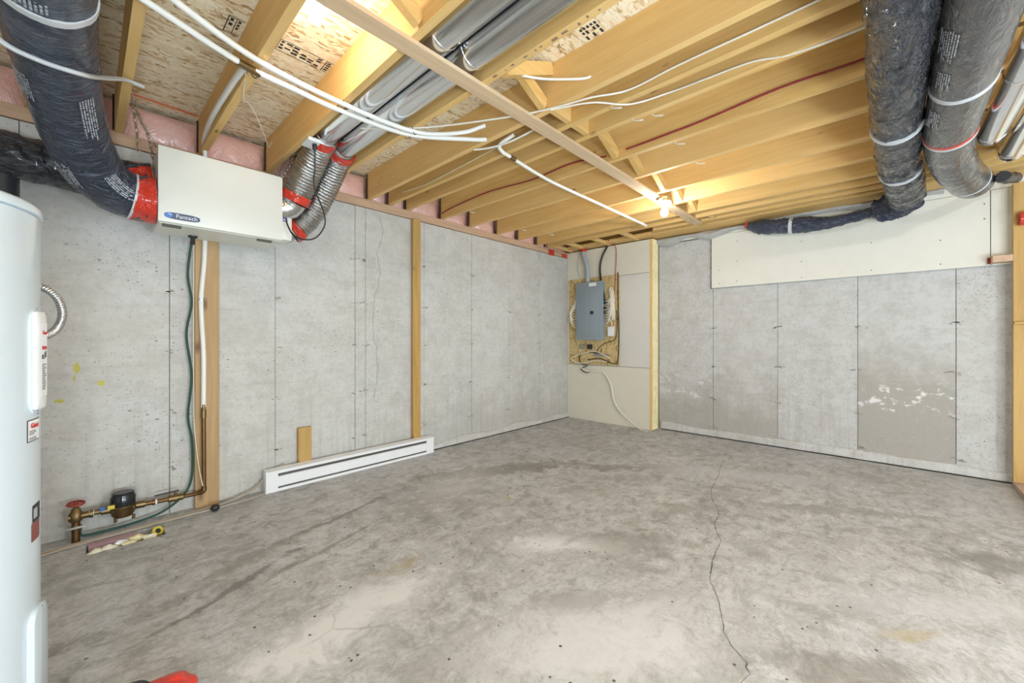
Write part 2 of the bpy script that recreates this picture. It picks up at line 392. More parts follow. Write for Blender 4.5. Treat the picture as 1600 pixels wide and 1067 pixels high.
def lathe(bm, prof, c=(0, 0, 0), seg=24, axis=(0, 0, 1), cap=True):
    ax = Vector(axis).normalized(); u = ax.orthogonal().normalized(); v = ax.cross(u); c = Vector(c); rings = []
    for r, h in prof:
        rings.append([bm.verts.new(c + ax*h + (u*math.cos(2*math.pi*k/seg) + v*math.sin(2*math.pi*k/seg))*max(r, 1e-4)) for k in range(seg)])
    for A, D in zip(rings, rings[1:]):
        for k in range(seg): bm.faces.new((A[k], A[(k+1) % seg], D[(k+1) % seg], D[k]))
    if cap: bm.faces.new(rings[0][::-1]); bm.faces.new(rings[-1])
    return bm
def prism(bm, poly, d):
    """poly: 3-D points in one plane, pushed by d"""
    d = Vector(d); a = [bm.verts.new(p) for p in poly]; b = [bm.verts.new(Vector(p)+d) for p in poly]
    bm.faces.new(a[::-1]); bm.faces.new(b); n = len(poly)
    for i in range(n): bm.faces.new((a[i], a[(i+1) % n], b[(i+1) % n], b[i]))
    return bm
def ell(c, U, V, ru, rv, n=28, p=2.0):
    out = []
    for k in range(n):
        a = 2*math.pi*k/n; cu, cv = math.cos(a), math.sin(a)
        out.append(Vector(c) + Vector(U)*ru*math.copysign(abs(cu)**(2/p), cu) + Vector(V)*rv*math.copysign(abs(cv)**(2/p), cv))
    return out
def text(name, s, size, org, U, V, m, parent, ext=.0006):
    cu = bpy.data.curves.new(name, 'FONT'); cu.body = s; cu.size = size; cu.extrude = ext; cu.align_x = 'CENTER'; cu.align_y = 'CENTER'; cu.resolution_u = 2
    to = bpy.data.objects.new(name, cu); C.objects.link(to)
    bpy.context.view_layer.update()
    me = bpy.data.meshes.new_from_object(to.evaluated_get(bpy.context.evaluated_depsgraph_get()))
    C.objects.unlink(to); bpy.data.objects.remove(to)
    U, V = Vector(U).normalized(), Vector(V).normalized(); W = U.cross(V)
    bm = B(); bm.from_mesh(me); bpy.data.meshes.remove(me)
    for v in bm.verts: v.co = Vector(org) + U*v.co.x + V*v.co.y + W*v.co.z
    return obj(name, bm, m, parent)
def wob(p, f=3.0, a=1.0): return a*noise.noise(Vector(p)*f)
def blob(c, r, amp=.3, f=9, sub=2):
    bm = B(); bmesh.ops.create_icosphere(bm, subdivisions=sub, radius=1)
    for v in bm.verts:
        k = 1 + amp*noise.noise(v.co*1.3 + Vector(c)*f)
        v.co = Vector(c) + Vector((v.co.x*r[0], v.co.y*r[1], v.co.z*r[2]))*k
    return bm
def path_at(path, s):
    for a, b in zip(path, path[1:]):
        L = (b-a).length
        if s <= L: return a.lerp(b, s/L)
        s -= L
    return path[-1]
def sub_path(path, s0, s1, n=12): return [path_at(path, s0+(s1-s0)*i/n) for i in range(n+1)]
def plen(path): return sum((b-a).length for a, b in zip(path, path[1:]))
def print_rows(path, r, s0, s1, d0, rows, gap, rnd):
    """rows of small raised print along a duct, starting at direction d0 on its jacket (illegible at this size)"""
    bm = B(); n = max(20, int((s1-s0)/.0045)); pp = sub_path(path, s0, s1, n); fr = frames(pp); d0 = Vector(d0)
    t, u, v = fr[0]; a0 = math.atan2(d0.dot(v), d0.dot(u))
    for k in range(rows):
        a = a0 + k*gap/r; i = rnd.randint(0, 3); end = n-rnd.randint(0, n//3)
        while i < end:
            j = i+1
            if rnd.random() < .78:
                h = rnd.uniform(.22, .34); vs_ = []
                for q in (i, j):
                    t, u, v = fr[q]
                    for aa in (a-h*gap/r, a+h*gap/r):
                        vs_.append(bm.verts.new(pp[q].lerp(pp[j], .0 if q == i else -.3) + (u*math.cos(aa)+v*math.sin(aa))*r))
                bm.faces.new((vs_[0], vs_[1], vs_[3], vs_[2]))
            i = j
    return bm

# ------------------------------------------------------------------ the shell
YL = 3.36; ZJ = 2.36; ZO = 2.595
# floor slab with a rectangular pit by the water meter
bm = B()
px0, px1, py0, py1 = .0, .315, 3.02, 3.19
xs = [-3.2, px0, px1, 5.2]; ys = [-4.0, py0, py1, 3.5]
gv = {(i, j): bm.verts.new((xs[i], ys[j], 0)) for i in range(4) for j in range(4)}
for i in range(3):
    for j in range(3):
        if (i, j) != (1, 1): bm.faces.new((gv[i, j], gv[i+1, j], gv[i+1, j+1], gv[i, j+1]))
lo = [bm.verts.new((x, y, -.045)) for x, y in ((px0, py0), (px1, py0), (px1, py1), (px0, py1))]
hi = [gv[1, 1], gv[2, 1], gv[2, 2], gv[1, 2]]
for k in range(4): bm.faces.new((hi[k], hi[(k+1) % 4], lo[(k+1) % 4], lo[k]))
bm.faces.new(lo)
floor = struct('floor', bm, 'floor')
# the long crack, a narrow open seam with ragged edges
ck = [(4.05, 1.10), (3.887, 1.077), (3.502, .998), (3.242, .963), (3.059, .917), (2.955, .87), (2.86, .815), (2.756, .775), (2.626, .766), (2.528, .733), (2.4, .663), (2.312, .662), (2.17, .641), (2.061, .618), (1.994, .603), (1.927, .567), (1.876, .535), (1.764, .487), (1.678, .459), (1.612, .412), (1.565, .358), (1.517, .335), (1.463, .342), (1.35, .30), (1.2, .22)]
bm = B(); P = [Vector((x, y, .0012)) for x, y in ck]; fine = []
for a, b in zip(P, P[1:]):
    for k in range(6):
        q = a.lerp(b, k/6); fine.append(q + Vector((wob(q, 40, .006), wob(q+Vector((5, 2, 0)), 40, .009), 0)))
prev = None
for i, q in enumerate(fine[:-1]):
    t = (fine[i+1]-q).normalized(); s = Vector((-t.y, t.x, 0)); wd = .0006 + .0022*abs(wob(q, 15))
    cur = (bm.verts.new(q+s*wd), bm.verts.new(q-s*wd))
    if prev: bm.faces.new((prev[0], prev[1], cur[1], cur[0]))
    prev = cur
obj('crack', bm, 'dark', floor)

# left wall: backing and the two-foot form panels
wl = struct('wall_left', bx((-3.2, YL+.012, 0), (5.2, YL+.2, 2.285)), 'dark')
jx = [-3.2, -2.68, -2.07, -1.46, -.855, -.243, .367, .975, 1.596, 1.69, 2.306, 2.929, 3.527, 4.118, 4.76]
rl = random.Random(3)
for a, b in zip(jx, jx[1:]):
    off = rl.uniform(-.0015, .0015)
    o = obj('concrete_panel', bx((a+.0016, YL+off, 0), (b-.0016, YL+.03, 2.28), .0015), 'conc_left', wl)
    o.color = (.35 if a > 2 else .12, .42, .1, 1)
    if 1.59 < a < 1.68: o.color = (0, 0, 0, 1)
bm = B()
for x in jx[4:-1]:
    for z in (.27, .66, 1.05, 1.44, 1.83):
        zz = z + rl.uniform(-.02, .02)
        for k in range(5):
            cx, cz = x+rl.gauss(0, .022), zz+rl.uniform(-.012, .012); r = rl.uniform(.003, .010)
            ring = [(cx+r*1.7*math.cos(a)*rl.uniform(.6, 1.1), YL-.0022, cz+r*.7*math.sin(a)*rl.uniform(.5, 1.1)) for a in [i*math.pi/4 for i in range(8)]]
            prism(bm, ring, (0, .004, 0))
obj('form_tie_end', bm, plain('rust_dark_patch', (.30, .275, .235), .8, var=.4), wl, kind='stuff')
# uneven bulge of concrete along the foot of both walls
def ledge(parent, axis, a, b, base, sgn, h, dp, m):
    bm = B(); n = 90; rows = []
    for i in range(n+1):
        t = a+(b-a)*i/n; hh = h*(1+.45*noise.noise(Vector((t*2.3, 7, 0)))) ; d = dp*(1+.3*noise.noise(Vector((t*4, 1, 0))))
        prof = [(d*.5, .004), (d, .010), (d*.95, hh*.7), (d*.55, hh*.95), (-.004, hh*1.02)]
        rows.append([bm.verts.new((t, base-sgn*q, z) if axis == 0 else (base-sgn*q, t, z)) for q, z in prof])
    for A, D in zip(rows, rows[1:]):
        for k in range(4): bm.faces.new((A[k], A[k+1], D[k+1], D[k]))
    o = obj('concrete_ledge', bm, m, parent, True); o.color = (0, 0, 0, 1); return o
ledge(wl, 0, 2.37, 4.75, YL, 1, .07, .03, 'conc_left')
obj('floor_joint', bx((2.37, YL-.033, .0005), (4.75, YL-.002, .008)), 'dark', wl)
# sprayed yellow marks near the water heater
bm = B()
for x, z, a, h in ((-.035, .955, .016, .045), (.062, .862, .024, .022), (-.102, .775, .022, .016), (-.045, .90, .006, .03)):
    prism(bm, [(x+a*math.cos(q)*rl.uniform(.45, 1.1), YL-.0022, z+h*math.sin(q)*rl.uniform(.45, 1.1)) for q in [i*math.pi/7 for i in range(14)]], (0, .004, 0))
obj('paint_mark', bm, plain('yellow_paint', (.56, .52, .12), .8, var=.4), wl)
# hairline crack in the left wall
bm = B(); cr = [(1.80, 2.25), (1.86, 2.1), (1.80, 1.9), (1.83, 1.72), (1.78, 1.5), (1.76, 1.3), (1.80, .9), (1.78, .6)]
pp = spline([(x, YL-.003, z) for x, z in cr], 8); prev = None
for q in pp:
    q = q + Vector((wob(q, 18, .02), 0, 0)); wd = .0011+.0012*abs(wob(q, 9))
    cur = (bm.verts.new(q+Vector((wd, 0, 0))), bm.verts.new(q-Vector((wd, 0, 0))))
    if prev: bm.faces.new((prev[0], prev[1], cur[1], cur[0]))
    prev = cur
obj('hairline_crack', bm, plain('crack_grey', (.24, .22, .19), .9), wl)
obj('sill_plate', bx((-3.2, YL-.01, 2.285), (5.2, YL+.13, ZJ-.002), .003), 'sill', wl)
obj('rim_joist', bx((-3.2, YL+.13, ZJ-.002), (5.2, YL+.17, ZO)), 'wood_x', wl)

JX = [-1.02, -.62, -.225, .117, .514, .911, 1.304, 1.704, 1.905, 2.092, 2.50, 2.885, 3.31, 3.682, 4.05, 4.26]
JW = .038
# pink batts in plastic between the joists
for a, b in zip(JX, JX[1:]+[4.76]):
    if b-a < .1: continue
    x0, x1 = a+JW+.004, b-.004; bm = B(); nx, nzz = 14, 10; g = {}
    for i in range(nx+1):
        for j in range(nzz+1):
            u, v = i/nx, j/nzz; x = x0+(x1-x0)*u; z = ZJ-.03+(.235)*v
            bul = (math.sin(math.pi*u)*math.sin(math.pi*min(1, v*1.05)))**.45*.055 if 0 < u < 1 and 0 < v < .95 else 0
            g[i, j] = bm.verts.new((x, YL+.05-bul-.014*noise.noise(Vector((x*11, z*9, 2))), z))
    for i in range(nx):
        for j in range(nzz): bm.faces.new((g[i, j], g[i+1, j], g[i+1, j+1], g[i, j+1]))
    back = [bm.verts.new((x, YL+.12, z)) for x, z in ((x0, ZJ), (x1, ZJ), (x1, ZO-.03), (x0, ZO-.03))]; bm.faces.new(back)
    obj('insulation_batt', bm, 'pink', wl, 'all')
bm = B()
for a in JX[3:-1]:
    tube(bm, [Vector((a-.006, YL-.012+wob((a, i, 0), 1, .004), ZJ+.005+i*.03)) for i in range(8)], .0045, 5)
obj('sealant_bead', bm, 'black', wl)
obj('red_tape_patch', bx((4.30, YL-.016, 2.27), (4.42, YL-.010, 2.345)), 'red_tape', wl)
obj('red_tape_patch', bx((4.60, YL-.016, 2.285), (4.72, YL-.010, 2.33)), 'red_tape', wl)
tp = wire([(.16, 3.285, 2.583), (.36, 3.28, 2.578), (.50, 3.285, 2.578)], .006, 8, 4); obj('red_tape_strip', tp, plain('orange_tape', (.6, .16, .06), .4), wl)

# right wall
XC = 4.935; XD = 4.75
wr = struct('wall_right', bx((XC+.012, -4.0, 0), (XC+.22, YL+.2, 2.36)), 'dark')
ry = [2.09, 1.456, .828, .196, -.422, -1.04, -1.66, -2.3, -3.1, -4.0]
dampR = [(.75, .52, .8), (.8, .55, .15), (.08, .3, .1), (.95, .98, 1), (.1, .3, .2), (.1, .2, 0), (.1, .2, 0), (.1, .2, 0), (.1, .2, 0)]
for i, (a, b) in enumerate(zip(ry, ry[1:])):
    o = obj('concrete_panel', bx((XC+(.004 if i % 2 else 0), b+.0016, 0), (XC+.03, a-.0016, 2.30 if i == 0 else 1.72), .0015), 'conc_right', wr)
    o.color = dampR[i]+(1,)
bm = B()
for y in ry[1:6]:
    for z in (.12, .45, .82, 1.25):
        zz = z+rl.uniform(-.02, .02)
        for k in range(7):
            cy, cz = y+rl.gauss(0, .028), zz+rl.uniform(-.014, .014); r = rl.uniform(.003, .011)
            ring = [(XC-.0022, cy+r*2*math.cos(a)*rl.uniform(.6, 1.1), cz+r*.6*math.sin(a)*rl.uniform(.5, 1.1)) for a in [i*math.pi/4 for i in range(8)]]
            prism(bm, ring, (.004, 0, 0))
obj('form_tie_end', bm, bpy.data.materials['rust_dark_patch'], wr, kind='stuff')
ledge(wr, 1, 2.05, -.9, XC, 1, .085, .03, 'conc_right')
obj('floor_joint', bx((XC-.036, -3.9, .0005), (XC-.002, 2.05, .008)), 'dark', wr)
def dry(a, b, m='drywall'): return obj('drywall_panel', bx(a, b, .002), m, wr)
dry((XD, 2.125, 0), (XD+.013, YL-.003, .762))
dry((XD, 2.125, .766), (XD+.013, 2.533, 1.945), 'drywall_g')
dry((XD, 2.125, 1.949), (XD+.013, YL-.003, 2.355))
dry((XD, 3.322, .766), (XD+.013, YL-.003, 1.945))
dry((XD+.004, 2.533, .766), (XD+.013, 3.322, 1.945))
obj('furring_stud', bx((XD-.002, 2.096, 0), (4.80, 2.122, 2.355)), 'wood_z', wr)
obj('furring_stud', bx((4.805, 2.10, 0), (XC+.02, 2.122, 2.355)), 'foam', wr)
dry((XC-.035, -.60, 1.705), (XC-.022, 1.462, 2.30), 'drywall_w')
dry((XC-.035, -2.5, 1.705), (XC-.022, -.604, 2.30), 'drywall_w')
dry((XC-.035, 1.466, 2.303), (XC-.022, 2.05, 2.36), 'drywall_w')
dry((XC-.035, -2.5, 2.303), (XC-.022, 1.462, 2.40), 'drywall_w')
bm = B()
for y, z in ((1.2, 2.2), (1.2, 1.98), (1.2, 1.76), (.62, 2.1), (.62, 1.9), (.62, 1.74), (.1, 2.0), (.1, 1.75), (-.33, 1.95), (-.33, 1.75), (-.57, 2.2), (-.57, 2.08), (1.38, 1.9), (1.38, 1.75), (1.7, 2.33)):
    lathe(bm, [(.0045, 0), (.0045, .002)], (XC-.0352, y, z), 8, (-1, 0, 0))
obj('screw_head', bm, 'dark', wr, kind='stuff')
bm = B(); n = 40
for i in range(n): pass
tube(bm, [Vector((XC-.012, 1.466+wob((i, 0, 0), .7, .003), 1.70+.6*i/n)) for i in range(n+1)], .009, 6, rf=lambda i, s, a, p: 1+.5*noise.noise(p*40))
obj('foam_joint', bm, plain('dark_foam_joint', (.10, .09, .06), .9), wr, True)
bm = B()
for xo, rr_ in ((XD+.030, .017), (XD+.075, .020), (XD+.12, .020)):
    tube(bm, [Vector((xo+wob((i, 3, xo), .31, .006), 2.098+wob((i, 0, xo), .37, .006), .01+2.34*i/110)) for i in range(111)], rr_, 8, rf=lambda i, s, a, p: 1+.5*noise.noise(p*24))
obj('spray_foam', bm, 'foam', wr, True)
bm = B(); g = {}
for i in range(41):
    for j in range(7):
        y = 2.1-1.15*i/40; z = 2.365-.075*(j/6)*(1+.35*math.sin(i*.35))
        g[i, j] = bm.verts.new((XC-.05-.05*math.sin(j*.6)-.03*noise.noise(Vector((y*5, z*30, 0))), y, z))
for i in range(40):
    for j in range(6): bm.faces.new((g[i, j], g[i+1, j], g[i+1, j+1], g[i, j+1]))
obj('vapour_barrier', bm, 'poly', wr, 'all')
obj('rim_joist', bx((4.955, -4.0, 2.362), (4.995, YL+.17, ZO-.001)), 'wood_y', wr)
bm = B(); g = {}
for i in range(41):
    for j in range(7):
        y = .95-1.3*i/40; z = 2.385-.06*(j/6)*(1+.25*math.sin(i*.3))
        g[i, j] = bm.verts.new((XC-.055-.04*math.sin(j*.6)-.03*noise.noise(Vector((y*5, z*30, 4))), y, z))
for i in range(40):
    for j in range(6): bm.faces.new((g[i, j], g[i+1, j], g[i+1, j+1], g[i, j+1]))
obj('vapour_barrier', bm, 'poly', wr, 'all')

struct('wall_back', bx((-3.4, -4.0, 0), (-3.2, YL+.2, ZO+.02)), 'conc_right').color = (.1, .3, 0, 1)
# ceiling: subfloor sheets, joists, bracing
ce = struct('ceiling', bx((-3.2, -4.0, ZO+.022), (5.2, 3.5, ZO+.06)), 'osb')
for y0, y1 in ((2.62, 3.5), (1.40, 2.617), (.18, 1.397), (-1.04, .177), (-2.26, -1.043), (-4.0, -2.263)):
    for x0, x1 in ((-3.2, .135), (.138, 2.518), (2.521, 5.2)):
        obj('subfloor_sheet', bx((x0, y0, ZO), (x1, y1, ZO+.018), .0015), 'osb', ce)
for x in JX+[-1.42, -1.82, -2.3]:
    end = YL-.005 if x < 4.2 else YL-.02
    obj('floor_joist', bx((x, -4.0, ZJ), (x+JW, end, ZO-.001), .002), 'wood_y', ce)
# doubled band beside the right wall, and the short blocks between it and the wall
obj('floor_joist', bx((4.43, -.9, ZJ), (4.468, 1.95, ZO-.001), .002), 'wood_y', ce)
for y in (3.30, 3.07, 2.70, 2.30):
    obj('ladder_block', bx((4.30, y-.04, ZJ), (4.74, y, ZJ+.04), .002), 'wood_x', ce)
obj('ladder_block', bx((4.30, 1.52, ZJ+.002), (4.43, 1.56, ZO-.001), .002), 'wood_x', ce)
obj('ladder_block', bx((4.30, 1.28, ZJ+.002), (4.43, 1.32, ZO-.001), .002), 'wood_x', ce)
obj('wall_plate', bx((4.62, -4.0, ZJ+.01), (4.95, 3.3, ZJ+.05), .002), 'wood_y', ce)
obj('strapping_board', bx((.50, 1.42, ZJ-.020), (4.45, 1.504, ZJ-.001), .002), 'strap', ce)
# crossed bracing in a line above the strapping
def brace(xa, xb, up, y):
    z0, z1 = (ZJ+.03, ZO-.03) if up else (ZO-.03, ZJ+.03)
    bm = bar(B(), (xa+JW, y, z0), (xb, y, z1), .038, .064, (0, 0, 1)); obj('bridging_brace', bm, 'wood_x', ce)
for a, b in ((.514, .911), (1.304, 1.704), (2.092, 2.50), (2.50, 2.885), (2.885, 3.31), (3.31, 3.682), (3.682, 4.05)):
    brace(a, b, False, 1.36)
    if a < 1.5: brace(a, b, True, 1.315)
for a, b in ((1.704, 1.905), (1.905, 2.092)):
    obj('solid_block', bx((a+JW, 1.32, ZJ+.01), (b, 1.358, ZO-.01), .002), 'wood_x', ce)
# ink stamps on the subfloor (illegible grade marks)
def stamp(x0, x1, y0, y1, seed, frame=True):
    bm = B(); r = random.Random(seed); z = ZO-.0006
    def q(a, b, c, d): box(bm, (a, c, z), (b, d, z+.0008))
    if frame:
        t = .004
        q(x0, x1, y0, y0+t); q(x0, x1, y1-t, y1); q(x0, x0+t, y0, y1)
    x = x0+.01
    while x < x1-.02:
        wd = r.uniform(.012, .04)
        k = r.randint(3, 5); hgt = (y1-y0-.02)/k
        for j in range(k):
            if r.random() < .75: q(x, min(x1-.004, x+wd*r.uniform(.6, 1)), y0+.01+j*hgt, y0+.01+j*hgt+hgt*.6)
        x += wd+.006
        if frame and r.random() < .35: q(x, x+.003, y0, y1); x += .008
    obj('grade_stamp', bm, 'ink', ce)
stamp(.445, .508, 2.18, 2.31, 1); stamp(.60, .86, 2.165, 2.265, 2); stamp(.875, .908, 2.165, 2.265, 9); stamp(1.60, 1.70, .975, 1.09, 3, False)
bm = B(); r = random.Random(5)
for k in range(16):
    y = .50+k*.055+r.uniform(-.015, .015); d = r.uniform(.006, .03); x = 1.312+r.uniform(0, .008)
    box(bm, (x, y, ZJ-.0006), (x+r.uniform(.006, .014), y+d, ZJ+.0002))
obj('lumber_stamp', bm, plain('brown_stamp', (.30, .19, .13), .8, var=.3), ce)

# partition at the right edge of the frame: end stud on a bottom plate
solo('wooden_stud', bx((4.80, -.79, .038), (4.838, -.70, 2.30), .003), 'stud', 'yellow vertical two by four stud at the right edge of the photo', 'stud')
solo('bottom_plate', bx((3.6, -.79, 0), (4.838, -.70, .037), .003), plain('pinkish_plate', (.50, .36, .27), .7, var=.15), 'pinkish wooden floor plate under the right-hand stud', 'floor plate')
solo('stud_block', bx((4.765, -.80, 1.235), (4.799, -.701, 1.25), .002), 'stud', 'thin wooden cleat nailed across the right-hand stud', 'cleat')
solo('red_tape_roll', lathe(B(), [(.03, 0), (.05, 0), (.05, .05), (.03, .05)], (4.77, -.775, 2.02), 16, (0, 1, 0)), 'red_tape', 'piece of red tape on the right-hand stud', 'tape', True)
t = thing('joist_hanger_block', 'small brown wood block with red end on the drywall by the right stud', 'wood block', (4.86, -.68, 1.70))
obj('block', bx((4.80, -.70, 1.715), (4.90, -.60, 1.765), .002), 'sill', t); obj('red_end', bx((4.885, -.62, 1.715), (4.899, -.585, 1.765)), 'redpaint', t)

# ------------------------------------------------------------------ boards on the left wall
solo('plank', bx((.490, YL-.042, 0), (.622, YL-.004, 2.28), .003), 'plank', 'wide rough plank upright on the left wall behind the water pipe', 'plank')
solo('wall_stud', bx((2.150, YL-.042, 0), (2.237, YL-.004, 2.285), .003), 'stud', 'narrow upright stud on the left wall above the far end of the heater', 'stud')
solo('wood_block', bx((1.125, YL-.040, 0), (1.222, YL-.003, .43), .003), 'stud', 'short cut board standing behind the baseboard heater', 'board')

# ------------------------------------------------------------------ water heater
HC = (-.368, 1.75); HR = .28
t = thing('water_heater', 'tall white cylindrical electric water heater at the left edge', 'water heater', (HC[0], HC[1], 0))
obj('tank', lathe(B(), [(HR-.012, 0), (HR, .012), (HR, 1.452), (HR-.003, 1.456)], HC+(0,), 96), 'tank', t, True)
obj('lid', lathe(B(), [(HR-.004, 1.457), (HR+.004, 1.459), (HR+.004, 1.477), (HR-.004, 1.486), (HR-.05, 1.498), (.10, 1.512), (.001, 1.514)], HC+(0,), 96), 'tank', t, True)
def shell_cover(name, z0, z1, a0, a1, dep, m, parent, rc=.03):
    """rounded flat-faced cover standing off the tank between two bearings"""
    am = (a0+a1)/2; n = Vector((math.cos(am), math.sin(am), 0)); u = Vector((-math.sin(am), math.cos(am), 0)); hw = HR*math.sin((a1-a0)/2)
    base = Vector((HC[0], HC[1], 0)) + n*(HR*math.cos((a1-a0)/2)-.012)
    zc, hh = (z0+z1)/2, (z1-z0)/2; bm = B(); L = []
    for k, (dd, sh) in enumerate(((0, 0), (HR-HR*math.cos((a1-a0)/2)+dep*.75+.012, 0), (HR-HR*math.cos((a1-a0)/2)+dep+.012, .008))):
        ring = []
        for cu, cv, s0 in ((1, 1, 0), (-1, 1, 1), (-1, -1, 2), (1, -1, 3)):
            for q in range(6):
                a = (s0+q/5)*math.pi/2
                ring.append(bm.verts.new(base + n*dd + u*(cu*(hw-sh-rc)+rc*math.cos(a)) + Vector((0, 0, zc + cv*(hh-sh-rc)+rc*math.sin(a)))))
        L.append(ring)
    N = len(L[0])
    for A, D in zip(L, L[1:]):
        for k in range(N): bm.faces.new((A[k], A[(k+1) % N], D[(k+1) % N], D[k]))
    bm.faces.new(L[-1])
    return obj(name, bm, m, parent, True), base + n*(HR-HR*math.cos((a1-a0)/2)+dep+.012), n, u, hw
rd = math.radians
back, *_ = shell_cover('cover_base', .915, 1.205, rd(-20), rd(-2), .003, 'tank', t, .040)
cov, fc, fn, fu, fw = shell_cover('thermostat_cover', .93, 1.195, rd(-18.5), rd(-4.5), .013, 'whiteplastic', t, .012)
shell_cover('element_cover', .06, .395, rd(-21), rd(-1), .012, 'tank', t, .042)
# printed label on the cover
bm = B()
def dec(bm, u0, u1, z0, z1, lift=.0012): prism(bm, [fc+fu*a+fn*lift+Vector((0, 0, z)) for a, z in ((u0, z0), (u1, z0), (u1, z1), (u0, z1))], fn*.0004)
dec(bm, -.014, .026, .965, 1.165, .0006); lab = obj('label', bm, 'white', cov)
bm = B()
for k in range(14):
    z = 1.05-k*.0052; dec(bm, -.010, -.010+random.Random(k).uniform(.018, .032), z, z+.002)
dec(bm, -.011, -.007, 1.066, 1.078); dec(bm, -.004, .0, 1.066, 1.078); dec(bm, .006, .010, 1.066, 1.084); dec(bm, .013, .018, 1.07, 1.088)
obj('label_print', bm, 'ink', cov)
bm = B(); dec(bm, -.011, .022, 1.092, 1.101); obj('label_print', bm, 'inkred', cov)
text('label_text', 'Giant', .015, fc+fu*.008+fn*.0014+Vector((0, 0, 1.138)), fu, (0, 0, 1), 'inkred', cov)
def on_tank(bm, a0, a1, z0, z1, lift):
    n = 5; A = []; D = []
    for i in range(n+1):
        a = a0+(a1-a0)*i/n; r = HR+lift
        A.append(bm.verts.new((HC[0]+r*math.cos(a), HC[1]+r*math.sin(a), z0))); D.append(bm.verts.new((HC[0]+r*math.cos(a), HC[1]+r*math.sin(a), z1)))
    for i in range(n): bm.faces.new((A[i], A[i+1], D[i+1], D[i]))
bm = B(); on_tank(bm, rd(-21), rd(-6.5), .846, .905, .0006); st = obj('sticker', bm, 'ink', t)
bm = B(); on_tank(bm, rd(-20.4), rd(-7), .8485, .9025, .0010); obj('sticker_face', bm, 'white', st)
bm = B()
for k in range(6):
    if k != 2: on_tank(bm, rd(-19.5), rd(-19.5+random.Random(k+40).uniform(5, 11)), .851+k*.0045, .853+k*.0045, .0014)
obj('sticker_print', bm, 'ink', st)
a = rd(-14.5); text('sticker_text', 'Giant', .019, (HC[0]+(HR+.0025)*math.cos(a), HC[1]+(HR+.0025)*math.sin(a), .888), (-math.sin(a), math.cos(a), 0), (0, 0, 1), 'inkred', st)
bm = B(); on_tank(bm, rd(-16), rd(-5), .625, .672, .0006); bd = obj('badge', bm, 'ink', t)
bm = B(); on_tank(bm, rd(-15), rd(-10), .635, .662, .0010); obj('badge_mark', bm, 'inkgrey', bd)
bm = B(); on_tank(bm, rd(-17), rd(-6), .575, .624, .0006); obj('badge_red', bm, plain('badge_brown_red', (.25, .05, .04), .4), bd)
# flexible steel conduit looping from the tank side to the cover
cp = spline([(-.115, 1.90, 1.285), (-.085, 1.89, 1.275), (-.060, 1.88, 1.245), (-.050, 1.87, 1.20), (-.058, 1.86, 1.16), (-.075, 1.83, 1.135), (-.10, 1.79, 1.125)], 60)
obj('flexible_conduit', tube(B(), cp, .0105, 10, rf=lambda i, s, a, p: 1+.10*math.sin(s*2*math.pi/.007)), 'steel', t, True)

# ------------------------------------------------------------------ black stack pipe behind the heater
solo('stack_pipe', lathe(B(), [(.05, 0), (.05, 2.05)], (-.285, 3.235, 0), 20), 'blackpipe', 'black vertical drain pipe standing behind the water heater', 'pipe', True)

# ------------------------------------------------------------------ ventilator box hung from chains
t = thing('heat_recovery_ventilator', 'cream metal ventilator box hung from chains on the left wall', 'ventilator', (.58, 3.1, 1.78))
V0, V1 = .274, .892
obj('body', bx((V0, 2.955, 1.780), (V1, 3.285, 2.192), .006), 'cream_in', t, True)
dr = obj('door', bx((V0-.003, 2.930, 1.776), (V1+.003, 2.953, 2.197), .005), 'cream', t, True)
obj('bottom_pan', bx((V0+.004, 2.957, 1.772), (V1-.004, 3.28, 1.781), .002), 'cream_in', t)
obj('control_box', bx((V1+.001, 2.932, 1.785), (V1+.060, 3.10, 1.935), .004), 'cream', t, True)
obj('sticker', bx((V1+.004, 2.9305, 1.905), (V1+.030, 2.9325, 1.935)), 'purple', t); obj('sticker_mark', bx((V1+.008, 2.9298, 1.913), (V1+.024, 2.9308, 1.921)), 'white', t)
for x in (.335, .80): obj('latch', bx((x-.042, 2.965, 1.758), (x+.042, 2.985, 1.7725), .003), plain('dark_latch', (.09, .085, .07), .5) if x < .5 else bpy.data.materials['dark_latch'], t)
obj('drain_port', lathe(B(), [(.026, .030), (.024, .018), (.011, .012), (.011, -.022), (.013, -.026)], (.462, 3.20, 1.745), 14), 'black', t, True)
bm = prism(B(), ell((.377, 2.9286, 1.815), (1, 0, 0), (0, 0, 1), .083, .0215, 40, 3.2), (0, .0012, 0)); lg = obj('logo_plate', bm, 'white', dr)
bm = prism(B(), ell((.377, 2.9278, 1.815), (1, 0, 0), (0, 0, 1), .080, .0190, 40, 3.2), (0, .0008, 0)); obj('logo_field', bm, 'logoblue', dr)
bm = prism(B(), ell((.317, 2.9270, 1.816), (1, 0, 0), (0, 0, 1), .0165, .0150, 24, 2), (0, .0008, 0)); obj('logo_swirl', bm, 'logolight', dr)
bm = B()
for k in range(3): prism(bm, [Vector((.317+math.cos(a)*(.006+.004*k), 2.9262, .0+1.816+math.sin(a)*(.004+.0035*k))) for a in [j*.25 for j in range(8)]] + [Vector((.317+math.cos(a)*(.0045+.004*k), 2.9262, 1.816+math.sin(a)*(.0028+.0035*k))) for a in [j*.25 for j in range(7, -1, -1)]], (0, .0006, 0))
obj('logo_swirl_line', bm, 'white', dr)
text('logo_text', 'Fantech', .031, (.396, 2.9268, 1.815), (1, 0, 0), (0, 0, 1), 'white', dr)
for nm, c, r in (('duct_collar', (V0-.001, 3.03, 1.905), .085), ('duct_collar', (V0-.001, 3.195, 2.05), .075)):
    obj(nm, lathe(B(), [(r, 0), (r, .05)], c, 28, (-1, 0, 0)), 'galv', t, True)

